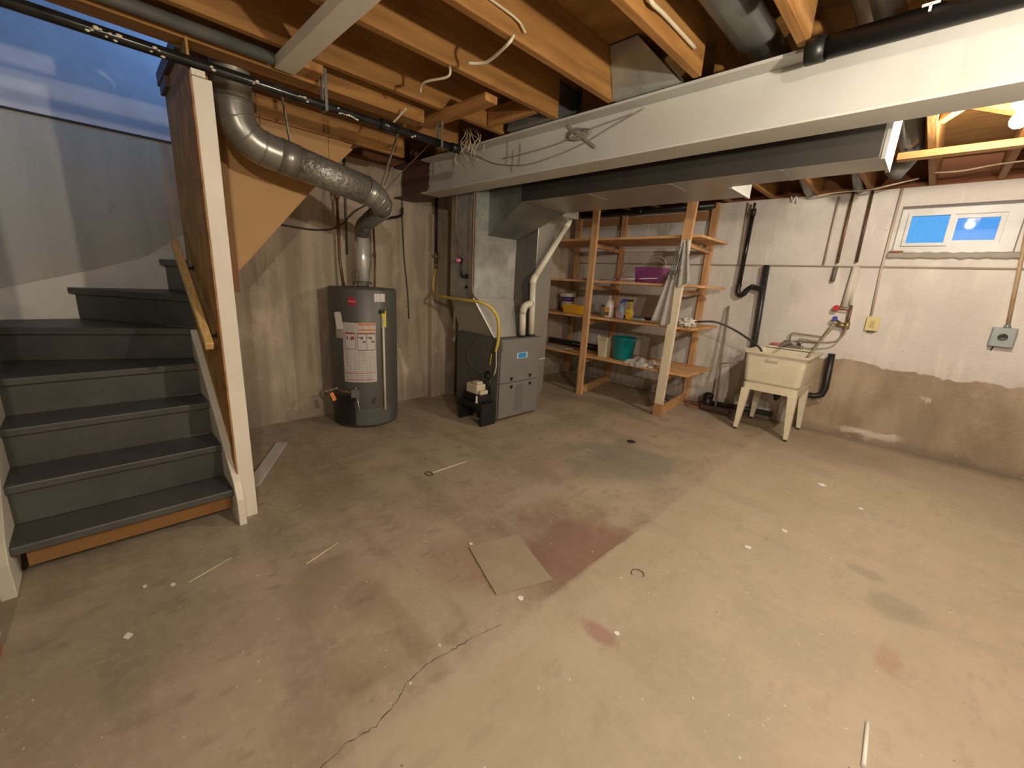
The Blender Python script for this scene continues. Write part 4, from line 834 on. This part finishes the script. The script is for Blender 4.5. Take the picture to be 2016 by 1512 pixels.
bm_ = thing('broom', 'brown-headed broom leaning against the white wall', 'broom', (-1.5, 4.9, 0))
MB().tube([(-1.645, 5.17, 1.205), (-1.59, 5.08, .6), (-1.525, 4.95, .07)], .012, 12).done('broom_handle', BROOMH, bm_)
MB().box((-1.67, 4.88, .03), (-1.36, 4.955, .072)).done('broom_block', BROWNP, bm_, bevel=.006)
b = MB()
for i in range(30): b.box((-1.665+i*.010, 4.885, .001), (-1.659+i*.010, 4.95, .032))
b.done('bristles', BROWNP, bm_)
tag(MB().tube([(-1.565, 5.02, .56), (-1.44, 4.93, .60), (-1.23, 4.80, .68)], .008, 8).done('white_rod', PVCW), 'thin white rod leaning between the broom handle and the tub', 'rod')

# ------------------------------------------------------------------ laundry tub
tb = thing('laundry_tub', 'cream plastic laundry tub on four splayed legs against the white wall', 'sink', (-.93, 4.78, 0))
X0, X1, Y0, Y1 = -1.215, -.665, 4.46, 5.13
b = MB()
def rr(x0, x1, y0, y1, r_, z, n=4):
    out = []
    for cx, cy, a0 in ((x1-r_, y1-r_, 0), (x0+r_, y1-r_, 90), (x0+r_, y0+r_, 180), (x1-r_, y0+r_, 270)):
        for i in range(n+1): a = R(a0+90*i/n); out.append((cx+r_*math.cos(a), cy+r_*math.sin(a), z))
    return out
def loftrings(b, rings, cap0=True, cap1=True, smooth=False):
    V = [[b.bm.verts.new(p) for p in q] for q in rings]
    for A, B in zip(V, V[1:]):
        for k in range(len(A)): f = b.bm.faces.new((A[k], A[(k+1) % len(A)], B[(k+1) % len(A)], B[k])); f.smooth = smooth
    if cap0: b.bm.faces.new(V[0][::-1])
    if cap1: b.bm.faces.new(V[-1])
    return b
loftrings(b, [rr(X0+.055, X1-.055, Y0+.055, Y1-.04, .05, .50), rr(X0+.035, X1-.035, Y0+.035, Y1-.03, .05, .53), rr(X0+.018, X1-.018, Y0+.018, Y1-.02, .04, .795), rr(X0, X1, Y0, Y1, .03, .80), rr(X0-.004, X1+.004, Y0-.004, Y1, .03, .818), rr(X0+.012, X1-.012, Y0+.012, Y1-.012, .03, .822),
                rr(X0+.03, X1-.03, Y0+.03, Y1-.12, .04, .812), rr(X0+.06, X1-.06, Y0+.06, Y1-.15, .05, .53)], True, True)
b.done('basin', CREAM, tb)
MB().box((X0+.06, Y1-.12, .82), (X1-.06, Y1-.01, .835)).done('faucet_deck', CREAM, tb, bevel=.004)
b = loftrings(MB(), [rr(X0+.045, X1-.045, Y0+.045, Y1-.035, .03, .435), rr(X0+.040, X1-.040, Y0+.040, Y1-.035, .03, .505)]); b.done('leg_frame', CREAMW, tb)
for sx, sy in ((0, 0), (1, 0), (0, 1), (1, 1)):
    cx = X0+.075 if sx == 0 else X1-.075; cy = Y0+.075 if sy == 0 else Y1-.08
    ox = -.024 if sx == 0 else .022; oy = -.018 if sy == 0 else .015
    lg = loftrings(MB(), [[(cx+ox+a*.018, cy+oy+c*.018, .022) for a, c in ((-1, -1), (1, -1), (1, 1), (-1, 1))], [(cx+a*.036, cy+c*.034, .44) for a, c in ((-1, -1), (1, -1), (1, 1), (-1, 1))]]).done('leg', CREAMW, tb)
    MB().tube([(cx+ox, cy+oy, 0), (cx+ox, cy+oy, .024)], .014, 10).done('foot_cap', BROWNP, lg)
MB().box((-1.0, Y0+.006, .745), (-.90, Y0+.0185, .765)).done('embossed_mark', M('cream_shadow', (.55, .50, .38), .4), tb)
MB().tube([(-.94, 4.85, .50), (-.94, 4.85, .36), (-.94, 4.90, .31), (-.94, 4.97, .31), (-.94, 5.02, .36), (-.80, 5.08, .36)], .022, 14).done('trap', BLACKP, tb)
fc = thing('faucet', 'dull chrome two-handle faucet on the back of the laundry tub', 'faucet', (-.93, 5.07, .835)); CH = M('dull_chrome', (.34, .32, .28), .35, .8)
MB().box((-1.02, 5.03, .836), (-.84, 5.10, .868)).done('faucet_body', CH, fc, bevel=.008)
MB().tube(smoothpath([(-.93, 5.05, .87), (-.95, 4.98, .89), (-.99, 4.90, .87), (-1.0, 4.87, .85)]), .010, 10).done('spout', CH, fc)
for X in (-.99, -.87): MB().lathe((X, 5.065, .868), [(.012, 0), (.012, .02), (.022, .024), (.022, .034), (0, .036)], 14).done('handle', CH, fc)
HZ = M('supply_hose_tan', (.30, .25, .16), .45, .3)
tag(MB().tube(elbow((-.97, 5.09, .87), (-.97, 5.09, .985), (-.72, 5.12, .975), .03)+smoothpath([(-.70, 5.12, .975), (-.665, 5.13, 1.03), (-.64, 5.14, 1.10)]), .009, 10).done('supply_hose', HZ), 'upper tan supply hose from the faucet to the blue-handled valve', 'hose')
tag(MB().tube(elbow((-.89, 5.08, .87), (-.89, 5.08, .935), (-.70, 5.11, .925), .03)+smoothpath([(-.66, 5.12, .925), (-.59, 5.13, .95), (-.55, 5.14, 1.02), (-.54, 5.14, 1.09)]), .009, 10).done('supply_hose', HZ), 'lower tan supply hose curving round to the brass valve', 'hose')
tag(MB().tube(smoothpath([(-.645, 5.14, 1.12), (-.68, 5.08, 1.0), (-.715, 5.02, .90), (-.75, 4.95, .80), (-.77, 4.92, .72)]), .010, 10).done('drain_hose', HZ), 'tan hose slanting down from the valves into the tub', 'hose')
vl = thing('water_valves', 'pair of wall water valves with a red and a blue handle', 'valve', (-.6, 5.17, 1.1))
MB().tube([(-.545, 5.17, 1.30), (-.54, 5.17, 1.08)], .013, 12).tube([(-.545, 5.17, 1.255), (-.645, 5.17, 1.255)], .008, 10).tube([(-.64, 5.17, 1.15), (-.54, 5.17, 1.10)], .010, 10).done('valve_pipes', COPPER, vl)
MB().tube([(-.655, 5.145, 1.265), (-.655, 5.175, 1.265)], .030, 7).done('red_handle', RED, vl)
MB().tube([(-.645, 5.13, 1.165), (-.645, 5.155, 1.165)], .022, 12).done('blue_handle', BLUEP, vl)
MB().tube([(-.645, 5.155, 1.165), (-.645, 5.19, 1.165)], .014, 12).tube([(-.62, 5.16, 1.11), (-.55, 5.16, 1.10)], .018, 12).tube([(-.54, 5.155, 1.14), (-.54, 5.155, 1.07)], .022, 12).done('valve_bodies', BRASS, vl)
tag(MB().tube([(-.585, 5.195, 1.66), (-.60, 5.195, 1.28)], .028, 14).tube([(-.565, 5.20, 1.65), (-.56, 5.20, 1.30)], .012, 10).done('boxed_pipe', M('pipe_white_paint', (.62, .58, .51), .6)), 'white painted pipe down the wall to the water valves', 'pipe')
t = thing('wall_drain', 'black wall drain with an S-shaped trap left of the laundry tub', 'pipe', (-1.6, 5.15, .8))
MB().tube([(-1.565, 5.16, 2.21), (-1.57, 5.155, 1.42)], .021, 14).done('left_leg', CHROME, t)
MB().tube([(-1.565, 5.16, 2.30), (-1.565, 5.16, 2.20)], .012, 12).tube([(-1.565, 5.16, 2.24), (-1.565, 5.16, 2.17)], .027, 14).done('top_fitting', BLACKI, t)
MB().tube(smoothpath([(-1.57, 5.155, 1.44), (-1.57, 5.155, 1.375), (-1.545, 5.155, 1.335), (-1.505, 5.155, 1.345), (-1.475, 5.155, 1.40), (-1.435, 5.155, 1.430), (-1.39, 5.155, 1.420), (-1.335, 5.155, 1.405)]), .024, 16).done('s_trap', BLACKP, t)
MB().tube([(-1.57, 5.155, 1.455), (-1.57, 5.155, 1.43)], .027, 14).tube([(-1.445, 5.155, 1.428), (-1.425, 5.155, 1.432)], .028, 14).done('trap_nuts', BLACKI, t)
MB().tube([(-1.335, 5.16, 1.66), (-1.31, 5.16, 1.0), (-1.29, 5.16, .13)], .030, 16).done('right_stack', M('speckled_black', (.02, .02, .02), .4, col2=(.10, .14, .15), scale=40, lo=.25, hi=.45), t)
tag(MB().tube([(-1.64, 5.20, 2.32), (-1.63, 5.20, 1.66)], .006, 8).done('wall_wire', M('wire_tan', (.50, .40, .28), .6)), 'tan wire down the white wall left of the black drain', 'wire')
tag(MB().tube([(-.84, 5.19, 2.30), (-.84, 5.19, 1.675)], .008, 10).done('wall_pipe', COPPERP), 'faint pinkish overpainted pipe, leftmost of the three on the upper wall', 'pipe')
tag(MB().tube([(-.74, 5.185, 2.335), (-.735, 5.185, 1.69)], .011, 10).done('wall_pipe', COPPER), 'brown copper pipe, middle one of the three on the upper wall', 'pipe')
tag(MB().tube([(-.60, 5.185, 2.335), (-.59, 5.185, 1.70)], .011, 10).done('wall_pipe', M('dark_copper', (.12, .07, .05), .5, .4)), 'dark copper pipe, rightmost of the three on the upper wall', 'pipe')
tag(MB().tube([(-.735, 5.185, 1.66), (-.74, 5.185, 1.515)], .017, 14).done('pipe_sleeve', M('sleeve_grey', (.16, .14, .13), .6)), 'short dark grey pipe stub just below the wall ledge', 'pipe')
tag(MB().tube([(-.40, 5.205, 2.33), (-.40, 5.205, 1.62), (-.385, 5.205, 1.22)], .010, 10).done('wall_conduit', COPPERP), 'painted conduit running down to the ivory outlet cover', 'conduit')
tag(MB().tube([(.36, 5.20, 2.33), (.43, 5.195, 1.6), (.465, 5.195, 1.22)], .013, 10).done('wall_conduit', M('rusty_conduit', (.44, .34, .22), .6, col2=(.33, .2, .1), scale=8)), 'rusty painted conduit right of the window down to the grey box', 'conduit')
t = thing('outlet_cover', 'small ivory outlet cover on the white wall', 'outlet', (-.36, 5.2, 1.08)); MB().box((-.41, 5.19, 1.075), (-.31, 5.219, 1.205)).done('cover_plate', IVORY, t, bevel=.006); MB().box((-.375, 5.183, 1.11), (-.345, 5.19, 1.17)).done('switch_rocker', M('ivory_dark', (.50, .40, .16), .4), t); MB().box((-.385, 5.195, 1.062), (-.335, 5.218, 1.075)).done('dark_lip', BROWNP, t)  # narrow dark brown lip below the cover plate
t = thing('junction_box', 'grey square electrical box with a black round socket', 'electrical box', (.455, 5.2, 1.04)); MB().box((.39, 5.165, 1.045), (.525, 5.219, 1.20)).done('box_body', GREYBOX, t, bevel=.006); MB().lathe((.457, 5.166, 1.125), [(.028, 0), (.028, -.006), (.024, -.006), (0, -.002)], 24, 'Y').done('round_socket', BLACKP, t); MB().tube([(.465, 5.195, 1.195), (.465, 5.195, 1.225)], .02, 12).done('conduit_nut', GREYBOX, t); MB().tube([(.43, 5.21, 1.045), (.42, 5.21, 1.01)], .004, 6).done('wire_stub', BLACKI, t)
tag(MB().tube(smoothpath([(-1.84, 4.40, 1.01), (-1.66, 4.34, 1.045), (-1.50, 4.40, 1.06), (-1.34, 4.48, 1.0), (-1.20, 4.60, .90), (-1.12, 4.66, .83), (-1.09, 4.68, .76)]), .010, 12).done('garden_hose', HOSEM), 'thin black hose arching from the shelf into the laundry tub', 'hose')
tag(MB().tube([(-.60, 5.14, .82), (-.585, 5.14, .47), (-.60, 5.14, .40), (-.66, 5.13, .37), (-.82, 5.10, .37)], .030, 16).done('standpipe', BLACKP), 'thick black drain pipe bending behind the right side of the tub', 'pipe')
tag(MB().box((-1.15, 5.175, .835), (-1.06, 5.215, .855)).done('soap_bar', M('pink_soap', (.60, .14, .17), .5)), 'pink strip on the wall at the back left of the tub', 'strip')
tag(MB().tube(smoothpath([(-1.28, 4.50, .828), (-1.20, 4.48, .831), (-1.15, 4.47, .830), (-1.17, 4.52, .829), (-1.24, 4.55, .829)]), .005, 8).done('string_loop', PVCW), 'white string loop on the front left corner of the tub rim', 'string')
tag(MB().tube([(-3.8, 5.12, 2.30), (-1.96, 5.12, 2.30)], .030, 16).tube([(-2.95, 5.12, 2.30), (-2.85, 5.12, 2.30)], .037, 16).tube([(-2.2, 5.12, 2.30), (-2.1, 5.12, 2.30)], .037, 16).done('waste_pipe', BLACKP), 'black waste pipe running along the top of the white wall above the shelves', 'pipe')
tag(MB().box((-3.86, 5.195, 2.16), (-1.99, 5.218, 2.255)).done('ledger_board', M('ledger_wood', (.42, .22, .10), .7)), 'brown ledger board fixed on the wall above the top shelf', 'board')

# ------------------------------------------------------------------ loose cables overhead
def cab(pts, r_, mat, label, cat='cable', name='cable_scrap'): return tag(MB().tube(smoothpath(pts), r_, 8).done(name, mat), label, cat)
cab([(-1.475, 1.40, 2.35), (-1.48, 1.375, 2.31), (-1.62, 1.40, 2.30), (-1.68, 1.39, 2.30), (-1.723, 1.36, 2.302)], .007, ROMEX, 'longest cream cable scrap poking out below two joists')
cab([(-1.885, 1.375, 2.345), (-1.90, 1.375, 2.30), (-2.03, 1.34, 2.30), (-2.09, 1.345, 2.295), (-2.12, 1.36, 2.28)], .006, ROMEX, 'curved pale cable scrap between the joists, left of the longest one')
cab([(-2.43, 1.46, 2.30), (-2.50, 1.44, 2.255), (-2.56, 1.42, 2.22)], .006, ROMEX, 'short curled cream cable end hanging just above the black pipe')
cab([(-1.47, 1.10, 2.42), (-1.465, 1.25, 2.41), (-1.46, 1.40, 2.40), (-1.455, 1.45, 2.37)], .005, ROMEX, 'pale cable stapled to the side of the water-streaked joist')
cab([(-.99, 1.48, 2.44), (-.985, 1.58, 2.42), (-.97, 1.62, 2.38), (-.985, 1.75, 2.40), (-.985, 2.05, 2.40)], .008, ROMEX, 'cream cable bending along the joist right of the galvanized boot')
for i, (pts, lb) in enumerate((([(-2.983, 2.286, 2.351), (-2.755, 2.286, 2.279), (-2.544, 2.286, 2.199), (-2.248, 2.286, 2.148), (-1.970, 2.286, 2.162), (-1.729, 2.286, 2.200), (-1.554, 2.286, 2.251), (-1.336, 2.286, 2.309)], 'long thin wire sagging across the face of the white beam'),
                               ([(-2.455, 2.280, 2.219), (-2.199, 2.280, 2.220), (-1.929, 2.280, 2.232), (-1.695, 2.280, 2.268), (-1.504, 2.280, 2.285), (-1.392, 2.280, 2.295)], 'second thinner wire drooping along the beam below the flange'),
                               ([(-3.865, 2.060, 2.073), (-3.514, 2.060, 2.212), (-3.194, 2.060, 2.324), (-3.085, 2.060, 2.362)], 'taut thin wire from the flue elbow up to the beam'))):
    cab(pts, .0035, THIN, lb, 'wire', 'loose_wire')
b = MB()
rnd = random.Random(3)
for i in range(13):
    p0 = Vector((-2.68+rnd.uniform(-.05, .05), 2.15+rnd.uniform(-.03, .02), 2.42)); pts = [p0]
    for k in range(4): pts.append(pts[-1]+Vector((rnd.uniform(-.07, .07), rnd.uniform(-.02, .02), -rnd.uniform(.015, .07))))
    b.tube(smoothpath(pts), .003, 6)
tag(b.done('wire_tangle', ROMEX), 'tangle of thin pale wires hanging in front of the beam top', 'wires')
b = MB()
for i in range(6):
    a0 = rnd.uniform(0, 3); b.tube([(-1.819+.06*math.cos(a0+k*.8)*(1+.1*i)+.012*i, 2.288-.003*i, 2.271+.03*math.sin(a0+k*.8)-.004*i) for k in range(9)], .003, 6)
b.beam((-1.869, 2.284, 2.322), (-1.642, 2.284, 2.163), .006, .016)
tag(b.done('wire_coil', THIN), 'knotted coil of thin grey wire stuck on the white beam face', 'wires')
b = MB()
for X, z0 in ((-2.42, 2.18), (-2.36, 2.12), (-2.29, 2.15)): b.tube(smoothpath([(X, 2.288, z0+.14), (X+.01, 2.285, z0+.06), (X, 2.286, z0)]), .0025, 6)
tag(b.done('wire_ends', THIN), 'three thin wire ends dangling on the beam face', 'wires')
cab([(-.30, 5.0, 2.36), (-.45, 4.9, 2.31), (-.60, 4.98, 2.30), (-.8, 5.02, 2.31), (-1.0, 5.05, 2.30)], .006, ROMEX, 'cream cable sagging along the wall top left of the window', 'cable', 'sagging_cable')
cab([(-.20, 4.75, 2.34), (-.05, 4.7, 2.325), (.12, 4.65, 2.335), (.3, 4.6, 2.33), (.6, 4.6, 2.33)], .006, ROMEX, 'cream cable running under the joists above the window', 'cable', 'sagging_cable')
cab([(-1.25, 5.20, 2.345), (-1.22, 5.19, 2.29), (-1.20, 5.19, 2.335), (-1.18, 5.19, 2.27)], .007, PAPER, 'white string bits hanging at the wall top above the drain', 'string', 'string_bit')

# ------------------------------------------------------------------ floor odds and ends
Z = .001
b = MB().prism([(-1.425, 1.205, Z), (-1.335, 1.475, Z), (-.985, 1.350, Z), (-1.085, 1.085, Z)], (0, 0, .006)); pt = tag(b.done('loose_plate', PLATE, bevel=.001), 'square beige board lying loose on the red-stained floor', 'board')
t = thing('dustpan_stick', 'thin pale stick with a small brown loop lying on the floor', 'stick', (-2.2, 1.65, 0)); MB().tube([(-2.236, 1.53, .006), (-2.235, 1.84, .006)], .005, 8).done('stick', CREAM2, t); MB().tube([(-2.24+.035*math.cos(a), 1.51+.022*math.sin(a), .005) for a in [i*.5 for i in range(13)]], .003, 6).done('loop', BROWNP, t)
tag(MB().tube([(-1.82, .545, .004), (-1.885, .725, .004)], .003, 6).done('straw', CREAM2), 'long thin cream straw on the floor left of the loose board', 'straw')
tag(MB().tube([(-2.02, .13, .004), (-2.09, .30, .004)], .0025, 6).done('straw', CREAM2), 'short pale straw on the floor just in front of the stairs', 'straw')
tag(MB().tube([(.145, 1.44, .006), (.14, 1.62, .006)], .006, 8).done('chalk_stick', PAPER), 'chalky white stick on the floor near the bottom right', 'stick')
scr = [((-.297, 3.666), .045, 'white paper scrap on the floor in front of the laundry tub'), ((-.333, 2.72), .022, 'square white paper scrap, the farther of the close pair on the right'), ((-.432, 2.369), .024, 'oblong white paper scrap, the nearer of the close pair on the right'),
       ((-1.002, 1.155), .02, 'white crumb beside the near corner of the loose board'), ((-1.439, 1.232), .014, 'tiny white chip touching the far left corner of the loose board'), ((-.613, 1.31), .016, 'white chip beside the small red floor stain'), ((-1.834, -.074), .02, 'white flake on the floor at lower left'),
       ((-.05, 3.45), .018, 'small white flake far right on the floor below the bare concrete'), ((-2.113, -.007), .012, 'white flake in front of the bottom stair'), ((-2.05, .08), .014, 'pair-like white flake right of the one before the bottom stair')]
for i, ((x, y), s, lb) in enumerate(scr):
    a = i*1.3; b = MB(); n = 5 if i % 2 else 4
    b.prism([(x+s*(1 if k % 2 else .7)*math.cos(a+6.283*k/n), y+s*.7*math.sin(a+6.283*k/n), Z) for k in range(n)], (0, 0, .003)); tag(b.done('paper_scrap', PAPER), lb, 'scrap')
tag(MB().tube([(-.735+.03*math.cos(a), 1.70+.03*math.sin(a), .003) for a in [i*.42 for i in range(11)]], .002, 6).done('rust_wire', M('rust_wire', (.16, .06, .04), .8)), 'small rusty curl of wire on the floor right of the loose board', 'wire')
tag(MB().lathe((-1.652, 3.27, 0), [(.035, .001), (.038, .004), (.02, .007), (0, .007)], 18).done('floor_plug', BLACKI), 'small dark floor cap in the middle distance', 'cap')

# ------------------------------------------------------------------ lamps
def lamp(name, label, c, W, r_=.03):
    t = thing(name, label, 'lamp', (c[0], c[1], c[2]))
    MB().lathe(c, [(.05, .10), (.055, .085), (.03, .06), (.02, .045)], 24).done('lampholder', PORC, t)
    if name == 'ceiling_lamp' and c[2] < 2.2: MB().tube([(c[0], c[1], c[2]+.09), (c[0], c[1], SUB)], .008, 8).done('stem', PORC, t)
    mt = BULBM.copy(); nt = mt.node_tree; bs = nt.nodes['Principled BSDF']; bs.inputs['Emission Color'].default_value = c4(WARM); bs.inputs['Emission Strength'].default_value = W/(4*math.pi*r_*r_)/math.pi
    MB().lathe(c, [(0, -r_), (r_*.5, -r_*.87), (r_*.87, -r_*.5), (r_, 0), (r_*.87, r_*.5), (r_*.6, r_*.95), (.014, .05)], 24).done('bulb', mt, t)
    return t
lamp('ceiling_lamp', 'bare glowing bulb under the joists at the right edge', (.115, 3.42, 2.27), BULB_B, .036)
t = lamp('pendant_lamp', 'bare bulb hanging on a cord out of view to the right', (.38, 1.27, 1.87), BULB_W)
MB().tube([(.38, 1.27, 1.965), (.38, 1.27, 2.36)], .004, 8).box((.30, 1.25, 2.36), (.46, 1.29, 2.40)).done('cord', BLACKI, t)
lamp('ceiling_lamp', 'bare fill bulb added under the joists behind the viewer', (1.2, -.5, 2.10), FILL_C)  # unseen lamp added as fill, mainly for the stair wall
